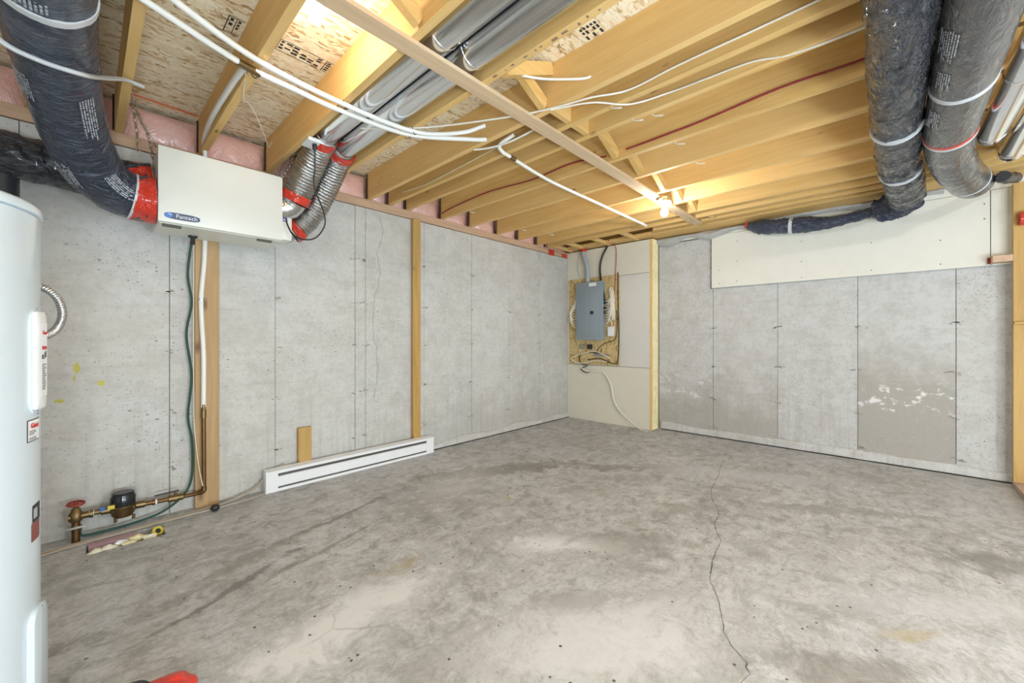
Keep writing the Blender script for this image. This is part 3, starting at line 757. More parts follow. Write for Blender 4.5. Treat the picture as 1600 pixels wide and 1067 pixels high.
def chain(pts, label):
    path = spline(pts, 10); L = plen(path); n = int(L/.026); bm = B()
    for i in range(n):
        c = path_at(path, (i+.5)*L/n); d = (path_at(path, (i+.9)*L/n)-path_at(path, (i+.1)*L/n)).normalized()
        s = d.orthogonal().normalized(); s = (Matrix.Rotation(math.pi/2*(i % 2)+.5, 3, d) @ s)
        loop = [c + d*(.017*math.cos(a)) + s*(.0085*math.sin(a)) for a in [k*math.pi/5 for k in range(10)]]
        rings = []
        for k, p in enumerate(loop):
            tt = (loop[(k+1) % 10]-loop[k-1]).normalized(); nn = d.cross(s).normalized(); bb = tt.cross(nn)
            rings.append([bm.verts.new(p+(nn*math.cos(q)+bb*math.sin(q))*.0026) for q in (0, 2.1, 4.2)])
        for k in range(10):
            for q in range(3): bm.faces.new((rings[k][q], rings[k][(q+1) % 3], rings[(k+1) % 10][(q+1) % 3], rings[(k+1) % 10][q]))
    return solo('hanging_chain', bm, 'chain', label, 'chain')
chain([(.165, 2.96, 2.44), (.20, 2.97, 2.32), (.268, 2.99, 2.20)], 'zinc chain from joist to near left corner of the ventilator')
chain([(.165, 3.02, 2.42), (.24, 3.12, 2.32), (.280, 3.24, 2.198)], 'zinc chain from joist to rear left corner of the ventilator')
chain([(.165, 2.95, 2.41), (.185, 2.93, 2.24), (.190, 2.92, 2.12)], 'loose end of zinc chain dangling left of the ventilator')
chain([(.955, 2.86, 2.40), (.945, 2.93, 2.30), (.90, 2.99, 2.198)], 'zinc chain at the near right corner of the ventilator')
chain([(.955, 3.02, 2.42), (.94, 3.12, 2.31), (.89, 3.22, 2.198)], 'zinc chain at the rear right corner of the ventilator')

# insulated ducts to the left side of the box
def jacket(name, pts, r, m, parent, n=14, seg=40, amp=.06, f=9, rad=None, crease=0.0):
    path = spline(pts, n); L = plen(path)
    def rf(i, s, a, p):
        q = p*f*.62 + Vector((noise.noise(p*5), noise.noise(p*5+Vector((9, 0, 0))), 0))*.8
        k = 1 + crease*(max(0, 1-abs(noise.noise(q))*5)**2 + .6*max(0, 1-abs(noise.noise(q*2.1))*5)**2) + amp*noise.noise(p*f) + amp*.5*noise.noise(p*f*2.7) + amp*.6*math.sin(s*75+4*noise.noise(p*4))*abs(noise.noise(p*3))
        return k*(rad(s/L) if rad else 1)
    return obj(name, tube(B(), path, r, seg, rf=rf), m, parent, 'all'), path
def band(path, r, s0, s1, m, parent, name='tape_band', seg=32, amp=.02, n=6):
    pp = sub_path(path, s0, s1, n)
    return obj(name, tube(B(), pp, r, seg, rf=lambda i, s, a, p: 1+amp*noise.noise(p*22)), m, parent, True)
def dprint(path, r, s0, s1, d0, rows, gap, parent, seed=1, m='inkgrey'):
    return obj('print', print_rows(path, r, s0, s1, d0, int(rows*1.6), gap*.6, random.Random(seed)), m, parent)
t = thing('insulated_duct', 'dark blue plastic wrapped insulated duct hanging in front at top left', 'duct', (-.06, 2.3, 2.2))
pts = [(-.095, .9, 2.26), (-.095, 1.5, 2.26), (-.095, 1.95, 2.25), (-.085, 2.30, 2.235), (-.065, 2.60, 2.185), (-.035, 2.80, 2.10), (.02, 2.94, 2.0), (.105, 3.01, 1.925), (.19, 3.03, 1.905), (.268, 3.03, 1.905)]
j, pa = jacket('jacket', pts, .122, 'wrap_left', t, 36, 84, .03, 9, None, .022)
La = plen(pa)
band(pa, .126, La-.095, La, 'red_tape', t, amp=.06); band(pa, .1265, La-.103, La-.092, 'greystrap', t, 'tape_edge')
band(pa, .1275, 1.03, 1.06, 'greystrap', t, 'strap', amp=.02)
dprint(pa, .1285, .95, 1.02, (.1, 0, -1), 5, .018, t, 3); dprint(pa, .1285, 1.00, 1.16, (-.75, 0, -.7), 5, .018, t, 4)
dprint(pa, .1285, 1.50, 1.72, (-.6, -.1, -.8), 6, .013, t, 5); dprint(pa, .1285, 1.55, 1.86, (.75, -.1, -.65), 4, .016, t, 6)
dprint(pa, .1285, 2.03, 2.16, (-.5, -.7, -.5), 7, .012, t, 7); dprint(pa, .1285, 2.10, 2.34, (.0, -.9, .25), 4, .016, t, 8)
t2 = thing('insulated_duct', 'dark crumpled insulated duct running behind along the sill at far left', 'duct', (-.2, 3.2, 2.05))
pts = [(-.95, 3.20, 2.06), (-.6, 3.195, 2.06), (-.3, 3.195, 2.045), (-.05, 3.20, 2.03), (.12, 3.20, 2.035), (.268, 3.197, 2.05)]
j, pb = jacket('jacket', pts, .105, 'wrap_clear', t2, 30, 72, .07, 11, None, .07)
Lb = plen(pb); band(pb, .108, Lb-.10, Lb, 'red_tape', t2, amp=.06)
dprint(pb, .112, Lb-.19, Lb-.11, (0, -.8, .6), 4, .016, t2, 9)
solo('hanging_strap', tube(B(), spline([(-.34, 2.2, 2.345), (-.29, 2.2, 2.24), (-.205, 2.2, 2.14), (-.116, 2.19, 2.108), (-.008, 2.2, 2.113), (.052, 2.4, 2.218), (.125, 2.59, 2.33), (.19, 2.64, 2.350)], 10), .011, 8, rf=lambda i, s, a, p: .35+.65*abs(math.cos(a))), 'greystrap', 'grey plastic hanging strap slung under the front left duct', 'strap', True)

# round metal ducts between the joists, with foil flex ends
def flex(pts, r, parent, name='flex_hose'):
    path = spline(pts, 40)
    return obj(name, tube(B(), path, r, 32, rf=lambda i, s, a, p: 1+.045*math.sin(s*2*math.pi/.024+1.2*noise.noise(p*14))+.07*noise.noise(p*30)), 'foil', parent, 'all'), path
for nm, x, ye, lab, fp in (('round_duct', 1.045, 2.60, 'left of two round metal ducts between the ceiling joists', None), ('round_duct', 1.215, 2.72, 'right of two round metal ducts between the ceiling joists', None)):
    t = thing(nm, lab, 'duct', (x, 1.0, 2.44))
    y = -3.0
    for y1 in (-1.6, -.1, 1.39, ye):
        obj('pipe_section', lathe(B(), [(.076, y+.001), (.076, y1-.012), (.0785, y1-.010), (.0785, y1)], (x, 0, 2.442), 40, (0, 1, 0)), 'galv', t, True); y = y1
    obj('seam', bx((x-.0785, -3.0, 2.436), (x-.0755, ye-.02, 2.445)), 'galv', t)
t = thing('flexible_duct', 'upper foil flex hose from the ventilator elbow to the left round duct', 'duct', (.98, 3.0, 2.05))
f1, p1 = flex([(.985, 2.985, 2.075), (1.005, 2.945, 2.155), (1.03, 2.86, 2.27), (1.043, 2.74, 2.375), (1.045, 2.64, 2.43)], .087, t)
L1 = plen(p1); band(p1, .093, 0, .055, 'red_tape', t, amp=.04); band(p1, .092, L1-.055, L1-.002, 'red_tape', t, amp=.04)
el = spline([(V1+.002, 3.03, 2.02), (.93, 3.025, 2.02), (.968, 3.01, 2.045), (.985, 2.985, 2.08)], 5)
obj('elbow', tube(B(), el, .081, 24, rf=lambda i, s, a, p: 1+.02*(i % 3 == 0)), 'galv', t, True)
t = thing('flexible_duct', 'lower foil flex hose from the ventilator to the right round duct', 'duct', (1.05, 3.15, 1.93))
f2, p2 = flex([(1.02, 3.185, 1.90), (1.085, 3.165, 1.965), (1.16, 3.10, 2.09), (1.205, 2.98, 2.26), (1.217, 2.84, 2.39), (1.215, 2.745, 2.435)], .087, t)
L2 = plen(p2); band(p2, .093, .01, .065, 'red_tape', t, amp=.04); band(p2, .092, L2-.06, L2-.005, 'red_tape', t, amp=.04)
el = spline([(V1+.002, 3.205, 1.865), (.94, 3.205, 1.865), (.985, 3.20, 1.878), (1.025, 3.18, 1.905)], 5)
obj('elbow', tube(B(), el, .081, 24, rf=lambda i, s, a, p: 1+.02*(i % 3 == 0)), 'galv', t, True)

# outlet and cord by the flex ducts
t = thing('outlet_box', 'white outlet box under the joist beside the red duct tape', 'outlet', (.965, 2.62, 2.35))
obj('cover', bx((.925, 2.56, 2.335), (1.0, 2.68, 2.358), .004), 'whiteplastic', t); obj('plug', lathe(B(), [(.013, 0), (.015, .012), (.012, .03), (.006, .045)], (.975, 2.60, 2.335), 12, (0, 0, -1)), 'black', t, True)
solo('power_cord', wire([(.975, 2.60, 2.30), (.980, 2.61, 2.20), (.995, 2.66, 2.09), (1.075, 2.72, 1.97), (1.095, 2.75, 1.885), (1.05, 2.77, 1.80), (.985, 2.79, 1.775), (.93, 2.83, 1.80), (.91, 2.88, 1.87), (.915, 2.925, 1.925)], .005, 12, 8), 'black', 'black power cord looping from the outlet to the ventilator', 'cord', True)

# ------------------------------------------------------------------ big ducts at the upper right
t = thing('insulated_duct', 'crumpled black plastic wrapped duct, nearest of the pair at upper right', 'duct', (2.5, -.04, 2.25))
pts = [(.6, -.038, 2.255), (1.4, -.038, 2.255), (2.0, -.038, 2.252), (2.6, -.036, 2.25), (3.1, -.044, 2.25), (3.5, -.055, 2.25), (3.9, -.085, 2.238), (4.2, -.10, 2.24), (4.42, -.11, 2.25)]
j, pc = jacket('jacket', pts, .096, 'wrap_clear', t, 46, 96, .030, 10, lambda u: 1+.12*max(0, (u-.55)/.45)*(1 if u < .93 else .8), 0.06)
for s, r_ in ((2.28, .107), (3.05, .110)): band(pc, r_, s, s+.035, 'greystrap', t, 'strap', amp=.02)
t = thing('insulated_duct', 'smooth grey wrapped duct with tape bands at upper right', 'duct', (2.5, -.24, 2.22))
pts = [(.6, -.235, 2.24), (1.4, -.235, 2.24), (2.0, -.235, 2.235), (2.6, -.238, 2.23), (3.1, -.245, 2.225), (3.45, -.27, 2.22), (3.75, -.32, 2.20), (4.0, -.385, 2.19), (4.14, -.43, 2.185)]
j, pd = jacket('jacket', pts, .102, 'wrap_grey', t, 24, 64, .016, 7, None, .010)
band(pd, .105, 1.93, 1.96, 'greystrap', t, 'strap', amp=.005); band(pd, .105, 2.52, 2.545, 'greystrap', t, 'strap', amp=.005); band(pd, .1045, 2.49, 2.522, 'red_tape', t, amp=.005)
Ld = plen(pd); band(pd, .1045, Ld-.10, Ld-.085, 'greystrap', t, 'strap', amp=.005)
dprint(pd, .1055, 1.40, 1.62, (0, .5, -.8), 5, .014, t, 11); dprint(pd, .1055, 1.68, 1.84, (0, .5, -.8), 4, .014, t, 12); dprint(pd, .1055, 2.05, 2.25, (0, .6, -.8), 4, .014, t, 13)
t = thing('insulated_duct', 'small dark blue wrapped duct snaking along the top of the drywall', 'duct', (4.75, .4, 2.25))
pts = [(4.45, -.12, 2.25), (4.58, -.10, 2.248), (4.70, .0, 2.245), (4.755, .10, 2.242), (4.775, .26, 2.225), (4.775, .40, 2.215), (4.775, .6, 2.235), (4.775, .85, 2.262), (4.775, 1.02, 2.30), (4.775, 1.08, 2.33)]
def rsm(u):
    b = 1.25 if u < .24 else 1.25-.65*min(1, (u-.24)/.05) if u < .42 else .60+.35*min(1, (u-.42)/.2)
    return b*(1 if u < .9 else max(.35, 1-(u-.9)*6))
pe = spline(pts, 26); Le = plen(pe)
obj('jacket', tube(B(), pe, .075, 56, rf=lambda i, s, a, p: rsm(s/Le)*(1+.14*noise.noise(p*13)+(.26 if s < Le*.27 else .09)*max(0, 1-abs(noise.noise(p*15))*4)+.06*noise.noise(p*37))), 'wrap_small', t, 'all')
sb = sub_path(pe, Le*.70, Le*.70+.03, 3); obj('strap', tube(B(), sb, .078, 24), 'greystrap', t)
sb = sub_path(pe, Le*.97, Le, 3); obj('tape_end', tube(B(), sb, .036, 12), 'red_tape', t)
for nm, y0, y1, ex, lab in (('metal_pipe', -.43, -.44, 3.45, 'longer bright metal pipe at the right beside the grey duct'), ('metal_pipe', -.56, -.56, 3.85, 'second bright metal pipe at the far right edge')):
    t = thing(nm, lab, 'pipe', (3.0, y0, 2.27))
    xx = [.6, 1.9, 2.75, ex]
    for a, b in zip(xx, xx[1:]):
        obj('pipe_section', lathe(B(), [(.058, a), (.058, b-.012), (.0605, b-.01), (.0605, b)], (0, y0, 2.275), 32, (1, 0, 0)), 'silver', t, True)
    obj('pipe_end', tube(B(), spline([(ex, y0, 2.275), (ex+.08, y0-.005, 2.285), (ex+.14, y0-.01, 2.33), (ex+.16, y0-.01, 2.42)], 6), .058, 28), 'silver', t, True)
solo('cable_bundle', tube(B(), spline([(4.05, -.55, 2.17), (4.3, -.60, 2.22), (4.55, -.66, 2.28), (4.72, -.70, 2.315)], 10), .035, 10, rf=lambda i, s, a, p: 1+.35*noise.noise(p*25)), 'black', 'dark crumpled sleeve between the grey duct end and the right stud', 'sleeve', True)

# ------------------------------------------------------------------ bare bulbs
def fixture(x, y, z, label, bm_='bulb'):
    t = thing('ceiling_lamp', label, 'lamp', (x, y, z))
    obj('junction_box', lathe(B(), [(.052, 0), (.052, .03)], (x, y, z-.03), 8), 'galv', t)
    obj('lamp_holder', lathe(B(), [(.056, 0), (.056, -.010), (.030, -.022), (.026, -.045), (.020, -.047)], (x, y, z-.030), 28), 'porcelain', t, True)
    obj('bulb', lathe(B(), [(.012, 0), (.016, -.012), (.027, -.032), (.031, -.048), (.029, -.064), (.020, -.077), (.008, -.083), (.001, -.084)], (x, y, z-.076), 20), bm_, t, 'all')
fixture(.655, 1.735, ZO-.001, 'bare lit bulb on the subfloor between two joists at top left', 'bulb_near')
fixture(3.42, 1.40, ZJ-.021, 'bare lit bulb in a holder under the far end of the strapping board')

# ------------------------------------------------------------------ electrical panel
bo = solo('backer_board', bx((XD-.013, 2.535, .775), (XD-.001, 3.319, 1.965), .001), 'osb_wall', 'brown wood chip board mounted behind the grey electrical panel', 'board')
t = thing('electrical_panel', 'grey breaker panel mounted on the wood chip board', 'electrical panel', (4.70, 2.93, 1.11))
obj('enclosure', bx((4.655, 2.735, 1.118), (XD-.014, 3.125, 1.885), .003), 'panelgrey', t)
pc_ = obj('cover', bx((4.640, 2.722, 1.110), (4.654, 3.134, 1.893), .005), 'panelgrey', t, True)
pd_ = obj('panel_door', bx((4.632, 2.775, 1.165), (4.641, 3.085, 1.800), .004), 'panelgrey', t, True)
obj('door_rib', bx((4.629, 2.905, 1.18), (4.633, 2.912, 1.785)), 'panelgrey', pd_); obj('door_rib', bx((4.629, 2.99, 1.18), (4.633, 2.997, 1.785)), 'panelgrey', pd_)
obj('door_latch', bx((4.624, 2.852, 1.455), (4.633, 2.900, 1.498), .003), 'black', pd_)
obj('label_plate', bx((4.637, 2.815, 1.83), (4.6395, 2.925, 1.875)), 'white', t)
for z in (1.60, 1.54, 1.48, 1.42): obj('cable_clamp', bx((4.69, 2.712, z-.018), (4.72, 2.734, z+.012), .003), 'black' if z != 1.42 else 'steel', t)
solo('conduit_riser', tube(B(), spline([(4.70, 2.98, 1.895), (4.70, 2.985, 2.02), (4.70, 2.995, 2.14), (4.70, 3.04, 2.25), (4.70, 3.05, 2.30), (4.70, 3.05, 2.352)], 8), .031, 20), 'conduitgrey', 'grey conduit rising from the top of the breaker panel', 'conduit', True)
solo('red_tape_collar', lathe(B(), [(.036, 2.325), (.036, 2.358), (.05, 2.359)], (4.70, 3.05, 0), 16), 'red_tape', 'red tape collar around the top of the grey conduit', 'tape', True)
solo('black_cable', wire([(4.705, 2.715, 1.60), (4.70, 2.745, 1.76), (4.71, 2.79, 1.95), (4.715, 2.80, 2.10), (4.715, 2.765, 2.23), (4.715, 2.69, 2.352)], .0125, 10, 10), 'black', 'thick black cable curving from panel side to the joists', 'cable', True)
solo('red_cable', wire([(4.60, 2.62, 2.40), (4.725, 2.585, 2.34), (4.728, 2.570, 2.2), (4.728, 2.583, 1.95), (4.728, 2.60, 1.72), (4.725, 2.68, 1.52)], .0045, 10, 6), plain('pink_red_cable', (.42, .04, .07), .45), 'thin red cable dropping from the joists beside the panel', 'cable', True)
rr = random.Random(11)
t = thing('wire_bundle', 'white wires looping out of the right side of the panel', 'wires', (4.70, 2.65, 1.45))
for k in range(9):
    z0 = 1.62-.035*k; top = 1.80-.018*k+rr.uniform(-.01, .01); yo = 2.60+rr.uniform(-.02, .03)
    obj('wire', wire([(4.705, 2.715, z0), (4.69, 2.67, z0+.005), (4.685-.002*k, yo-.02+.004*k, z0+.10), (4.69, yo+.015, top), (4.70, yo+.03, top-.02), (4.71, yo+.012, top-.14), (4.715, yo, 1.40+rr.uniform(-.05, .06))], .0075, 8, 6), rr.choice(['whitewire', 'whitewire', 'creamwire', 'creamwire', 'sill' if k == 5 else 'whitewire']), t, True)
t = thing('wire_bundle', 'cream wires looping out of the left side of the panel', 'wires', (4.70, 3.2, 1.45))
for k in range(9):
    z0 = 1.74-.012*k; z1 = 1.48-.035*k+.08; yo = 3.22+.008*k*(1 if k < 6 else .6)
    obj('wire', wire([(4.71, 3.128, z0), (4.70, 3.17, z0-.06), (4.695, yo, z0-.16), (4.695, yo+.01, (z0+z1)/2-.06), (4.70, yo-.035, z1+.02), (4.71, 3.128, z1)], .0075, 8, 6), rr.choice(['creamwire', 'creamwire', 'whitewire', 'sill' if k == 3 else 'creamwire']), t, True)
solo('black_cable', wire([(4.728, 2.545, 1.99), (4.728, 2.542, 1.6), (4.726, 2.53, 1.2), (4.728, 2.545, .86), (4.724, 2.60, .80), (4.722, 2.8, .86), (4.722, 3.0, .84)], .006, 10, 6), 'black', 'thin black cable along the right edge of the wood chip board', 'cable', True)
t = thing('relay_box', 'small white box hanging right of the panel', 'box', (4.71, 2.63, 1.16))
obj('case', bx((4.690, 2.595, 1.160), (4.735, 2.675, 1.285), .004), 'whiteplastic', t); obj('lead', wire([(4.71, 2.63, 1.285), (4.705, 2.625, 1.34), (4.70, 2.66, 1.385), (4.705, 2.715, 1.37)], .0045, 8, 6), 'whitewire', t, True)
t = thing('telephone_block', 'dark terminal blocks and leads under the panel', 'terminal block', (4.72, 3.0, .98))
obj('block', bx((4.705, 3.06, .985), (4.735, 3.12, 1.05), .004), plain('grey_block', (.28, .26, .25), .5), t); obj('block', bx((4.705, 2.93, .985), (4.735, 3.0, 1.05), .004), 'black', t); obj('block', bx((4.715, 2.68, .89), (4.735, 2.90, .925), .004), bpy.data.materials['grey_block'], t)
obj('lead', wire([(4.72, 2.85, .92), (4.715, 2.82, 1.0), (4.715, 2.72, 1.07), (4.715, 2.58, 1.12), (4.72, 2.552, 1.3), (4.72, 2.56, 1.5)], .0045, 8, 6), 'black', t, True)
solo('cable_tangle', wire([(4.73, 2.72, .90), (4.72, 2.9, .94), (4.715, 3.05, .93), (4.715, 3.13, .88), (4.715, 3.10, .79), (4.715, 3.0, .76), (4.715, 3.10, .71), (4.715, 3.02, .66), (4.715, 2.94, .685)], .0065, 12, 6), 'black', 'dark wire tangled and hanging below the chip board', 'wire', True)
solo('cable_tangle', wire([(4.73, 2.66, .86), (4.715, 2.72, .90), (4.715, 2.9, .955), (4.71, 3.15, .90), (4.715, 3.26, .85), (4.715, 3.2, .80), (4.715, 3.05, .79), (4.715, 2.9, .83), (4.715, 2.7, .82)], .0075, 12, 6), 'creamwire', 'cream wire coiled over the lower edge of the chip board', 'wire', True)
solo('white_cable', wire([(4.715, 3.12, .74), (4.71, 3.0, .68), (4.715, 2.88, .70), (4.715, 2.75, .68), (4.715, 2.64, .53), (4.715, 2.60, .33), (4.71, 2.50, .19), (4.70, 2.34, .075), (4.68, 2.20, .006), (4.62, 2.10, .008)], .008, 12, 6), 'whitewire', 'white cable curving from panel down the drywall to the floor', 'cable', True)
solo('grey_cable', wire([(4.735, 3.12, 1.97), (4.735, 3.17, 2.1), (4.735, 3.16, 2.25), (4.735, 3.12, 2.352)], .003, 10, 5), 'conduitgrey', 'thin grey wire on the drywall left of the conduit', 'wire', True)

# ------------------------------------------------------------------ baseboard heater
t = thing('baseboard_heater', 'long white electric baseboard heater on the floor by the left wall', 'heater', (1.62, 3.32, 0))
h0, h1 = .888, 2.345; yb = YL-.042; yf = 3.262
obj('back_plate', bx((h0, yb-.006, .004), (h1, yb, .162)), 'heater', t)
obj('heating_element', bx((h0+.05, yf+.018, .02), (h1-.05, yb-.008, .140)), 'heater_in', t)
bm = B(); prism(bm, [Vector((h0, y, z)) for y, z in ((yb, .166), (yf-.004, .156), (yf-.004, .134), (yf, .134), (yf, .149), (yb, .160))], (h1-h0, 0, 0)); obj('top_cover', bm, 'heater', t)
bm = B(); prism(bm, [Vector((h0+.004, y, z)) for y, z in ((yf+.004, .036), (yf, .038), (yf, .106), (yf+.008, .112), (yf+.010, .108), (yf+.005, .102))], (h1-h0-.008, 0, 0)); obj('front_panel', bm, 'heater', t)
obj('bottom_rail', bx((h0, yf-.004, .002), (h1, yf+.018, .024), .003), 'heater', t)
for a, b in ((h0, h0+.078), (h1-.078, h1)): obj('end_cap', bx((a, yf-.002, .020), (b, yf+.012, .140), .002), 'heater', t)
for a in (h0-.003, h1): obj('end_plate', bx((a, yf-.005, .001), (a+.003, yb, .164)), 'heater', t)

# ------------------------------------------------------------------ water entry: valve, meter, pipes
ym = 3.25
t = thing('gate_valve', 'brass gate valve with round red handle at the floor by the wall', 'valve', (-.038, ym, 0))
obj('riser', lathe(B(), [(.017, 0), (.017, .12), (.022, .125), (.022, .14)], (-.038, ym, 0), 16), 'copper', t, True)
obj('valve_body', lathe(B(), [(.022, .118), (.027, .125), (.027, .165), (.021, .172), (.017, .19), (.010, .196), (.006, .222)], (-.038, ym, 0), 16), 'brass', t, True)
obj('outlet', lathe(B(), [(.018, -.03), (.018, .05), (.022, .052), (.022, .066)], (-.038, ym, .145), 14, (1, 0, -.02)), 'brass', t, True)
bm = lathe(B(), [(.030, -.004), (.036, -.005), (.038, 0), (.036, .005), (.030, .004), (.030, -.004)], (-.038, ym, .217), 24, (.05, -.1, 1), False)
for k in range(4): a = k*math.pi/2; bar(bm, (-.038, ym, .217), (-.038+.032*math.cos(a), ym+.032*math.sin(a), .217), .009, .006)
lathe(bm, [(.010, -.006), (.010, .008)], (-.038, ym, .217), 10); obj('handwheel', bm, 'redpaint', t, True)
obj('clamp', lathe(B(), [(.024, .085), (.024, .097)], (-.038, ym, 0), 14), 'steel', t); obj('clamp_screw', bx((-.075, ym-.028, .084), (.005, ym-.020, .094), .002), 'steel', t)
t = thing('water_meter', 'bronze water meter with black register cap on the low pipe', 'water meter', (.145, ym, .09))
obj('pipe', lathe(B(), [(.014, 0), (.014, .07), (.019, .072), (.019, .095)], (.03, ym, .146), 14, (1, 0, -.05)), 'brass', t, True)
obj('union_tag', lathe(B(), [(.0185, 0), (.0185, .018)], (.012, ym, .147), 12, (1, 0, -.05)), 'white', t)
obj('blue_tag', bx((.050, ym-.028, .150), (.078, ym-.010, .172), .005), 'bluetag', t)
bm = lathe(B(), [(.020, .085), (.040, .090), (.050, .105), (.052, .140), (.056, .146), (.056, .156), (.050, .158)], (.148, ym, 0), 26); obj('meter_body', bm, 'brass', t, True)
bm = lathe(B(), [(.020, -.090), (.020, -.055), (.030, -.045), (.030, .045), (.020, .055), (.020, .095)], (.148, ym, .138), 16, (1, 0, -.06)); obj('meter_body', bm, 'brass', t, True)
for x in (.115, .19): obj('bolt', lathe(B(), [(.008, .076), (.008, .10)], (x, ym-.045, 0), 8), 'brass', t)
obj('register_cap', lathe(B(), [(.050, .158), (.054, .162), (.056, .205), (.050, .216), (.050, .226), (.044, .232), (.001, .233)], (.148, ym, 0), 28, (.0, -.03, 1)), 'blacksheen', t, True)
obj('seal_tag', bx((.082, ym-.058, .158), (.112, ym-.044, .180), .003), 'yellowtag', t)
t = thing('ball_valve', 'brass ball valve with dark lever right of the water meter', 'valve', (.33, ym, .12))
obj('nipple', lathe(B(), [(.013, 0), (.013, .03), (.017, .031), (.017, .045), (.0125, .046), (.0125, .12)], (.243, ym, .131), 14, (1, 0, -.03)), 'copper', t, True)
obj('white_ring', lathe(B(), [(.0165, 0), (.0165, .014)], (.282, ym, .130), 12, (1, 0, -.03)), 'white', t)
obj('valve_body', lathe(B(), [(.016, -.038), (.019, -.036), (.019, -.012), (.023, 0), (.019, .012), (.019, .036), (.016, .038)], (.385, ym, .126), 14, (1, 0, -.03)), 'brass', t, True)
obj('stem', lathe(B(), [(.008, 0), (.008, .035)], (.385, ym, .135), 10), 'brass', t); obj('lever', bar(B(), (.285, ym, .166), (.40, ym, .170), .013, .006), 'black', t)
t = thing('copper_riser', 'dark copper pipe bending up the plank from the low valve', 'pipe', (.53, 3.27, .11))
obj('pipe', tube(B(), spline([(.423, ym, .124), (.48, ym+.008, .120), (.508, ym+.02, .119)], 6), .0115, 14), 'copper', t, True)
obj('elbow', tube(B(), spline([(.505, ym+.02, .118), (.522, ym+.027, .119), (.531, ym+.031, .126), (.532, ym+.033, .146)], 6), .015, 14), 'copper', t, True)
obj('pipe', tube(B(), [Vector((.532, ym+.033, .14)), Vector((.531, ym+.040, .62))], .0125, 14), 'copper', t, True)
obj('fitting', lathe(B(), [(.0155, .60), (.0155, .65), (.012, .652), (.012, .69)], (.531, ym+.040, 0), 14), 'brass', t, True)
solo('water_riser', tube(B(), spline([(.531, ym+.042, .672), (.532, ym+.044, 1.0), (.520, ym+.044, 1.28), (.520, ym+.046, 1.42), (.535, ym+.048, 1.62), (.540, ym+.052, 1.78), (.545, 3.302, 2.0), (.545, 3.302, 2.2), (.535, 3.27, 2.36)], 8), .0135, 14), 'pex', 'white water pipe running up the plank behind the ventilator', 'pipe', True)
solo('pipe_clip', lathe(B(), [(.017, 1.375), (.017, 1.385)], (.519, ym+.046, 0), 12), 'steel', 'metal clip holding the white pipe on the plank', 'clip')
solo('ground_cable', wire([(.478, 3.325, 1.80), (.455, 3.33, 1.55), (.474, 3.33, 1.36), (.448, 3.33, 1.15), (.474, 3.33, .88), (.456, 3.33, .62), (.476, 3.33, .45), (.474, 3.325, .22), (.43, 3.30, .12), (.33, 3.285, .05), (.2, 3.27, .028), (.05, 3.265, .022), (-.018, 3.255, .035), (-.02, 3.255, .085)], .007, 10, 8), 'green', 'green ground cable down the plank side to the gate valve', 'cable', True)
solo('thin_wire', wire([(.484, 3.315, 1.80), (.483, 3.318, 1.2), (.484, 3.318, .8), (.487, 3.318, .55), (.503, 3.30, .32), (.522, 3.262, .16)], .003, 10, 5), 'creamwire', 'thin cream wire along the plank edge to the copper elbow', 'wire', True)
solo('floor_tube', wire([(-.35, 3.20, .008), (-.17, 3.20, .008), (.0, 3.215, .008), (.3, 3.235, .009), (.6, 3.26, .009), (.80, 3.295, .04), (.90, 3.325, .105), (.98, 3.33, .155), (1.02, 3.33, .170), (1.04, 3.33, .15)], .0075, 10, 8), 'beige', 'beige tube on the floor rising to the end of the heater', 'tube', True)
solo('floor_tube', wire([(-.35, 3.165, .008), (-.17, 3.165, .008), (.0, 3.195, .008), (.3, 3.21, .009), (.6, 3.215, .009), (.75, 3.23, .008), (.88, 3.262, .008)], .0065, 10, 8), 'beige', 'beige tube lying flat on floor along the wall edge', 'tube', True)
solo('rubber_cap', blob((.575, 3.185, .024), (.027, .022, .023), .15), 'black', 'small black rubber cap on floor at the foot of the plank', 'cap', True)

# debris in the floor pit
solo('foam_board', bx((.008, 3.125, -.042), (.20, 3.185, .004), .002), 'foampink', 'pink foam board strip at the back of the floor pit', 'foam board')
for i, (x, y, z, r, m, lab) in enumerate(((.028, 3.045, -.014, (.036, .024, .026), 'foamwhite', 'pale foam chunk in the near left corner of the floor pit'), (.085, 3.055, -.014, (.044, .028, .024), 'foamwhite', 'flat white foam piece at the near edge of the floor pit'),
    (.14, 3.095, -.014, (.034, .022, .022), 'white', 'bright white foam lump in the middle of the floor pit'), (.20, 3.11, -.012, (.038, .030, .022), 'foam', 'yellow foam lump at the middle right of the floor pit'), (.165, 3.045, -.014, (.030, .018, .022), 'foam', 'yellow foam crumb at the near edge of the floor pit'), (.245, 3.075, -.014, (.032, .024, .022), 'foamwhite', 'cream foam lump beside the yellow tape in the floor pit'))):
    solo('foam_chunk', blob((x, y, z), r, .5), m, lab, 'foam', True)
t = thing('tape_roll', 'yellow and black tape roll in the right end of the floor pit', 'tape', (.285, 3.12, -.03))
obj('roll', lathe(B(), [(.014, 0), (.027, 0), (.027, .020), (.014, .020), (.014, 0)], (.283, 3.125, -.012), 18, (.3, -.7, .6), False), 'yellowtag', t, True); obj('core', lathe(B(), [(.0135, .002), (.0135, .018)], (.283, 3.125, -.012), 12, (.3, -.7, .6)), 'black', t, True)

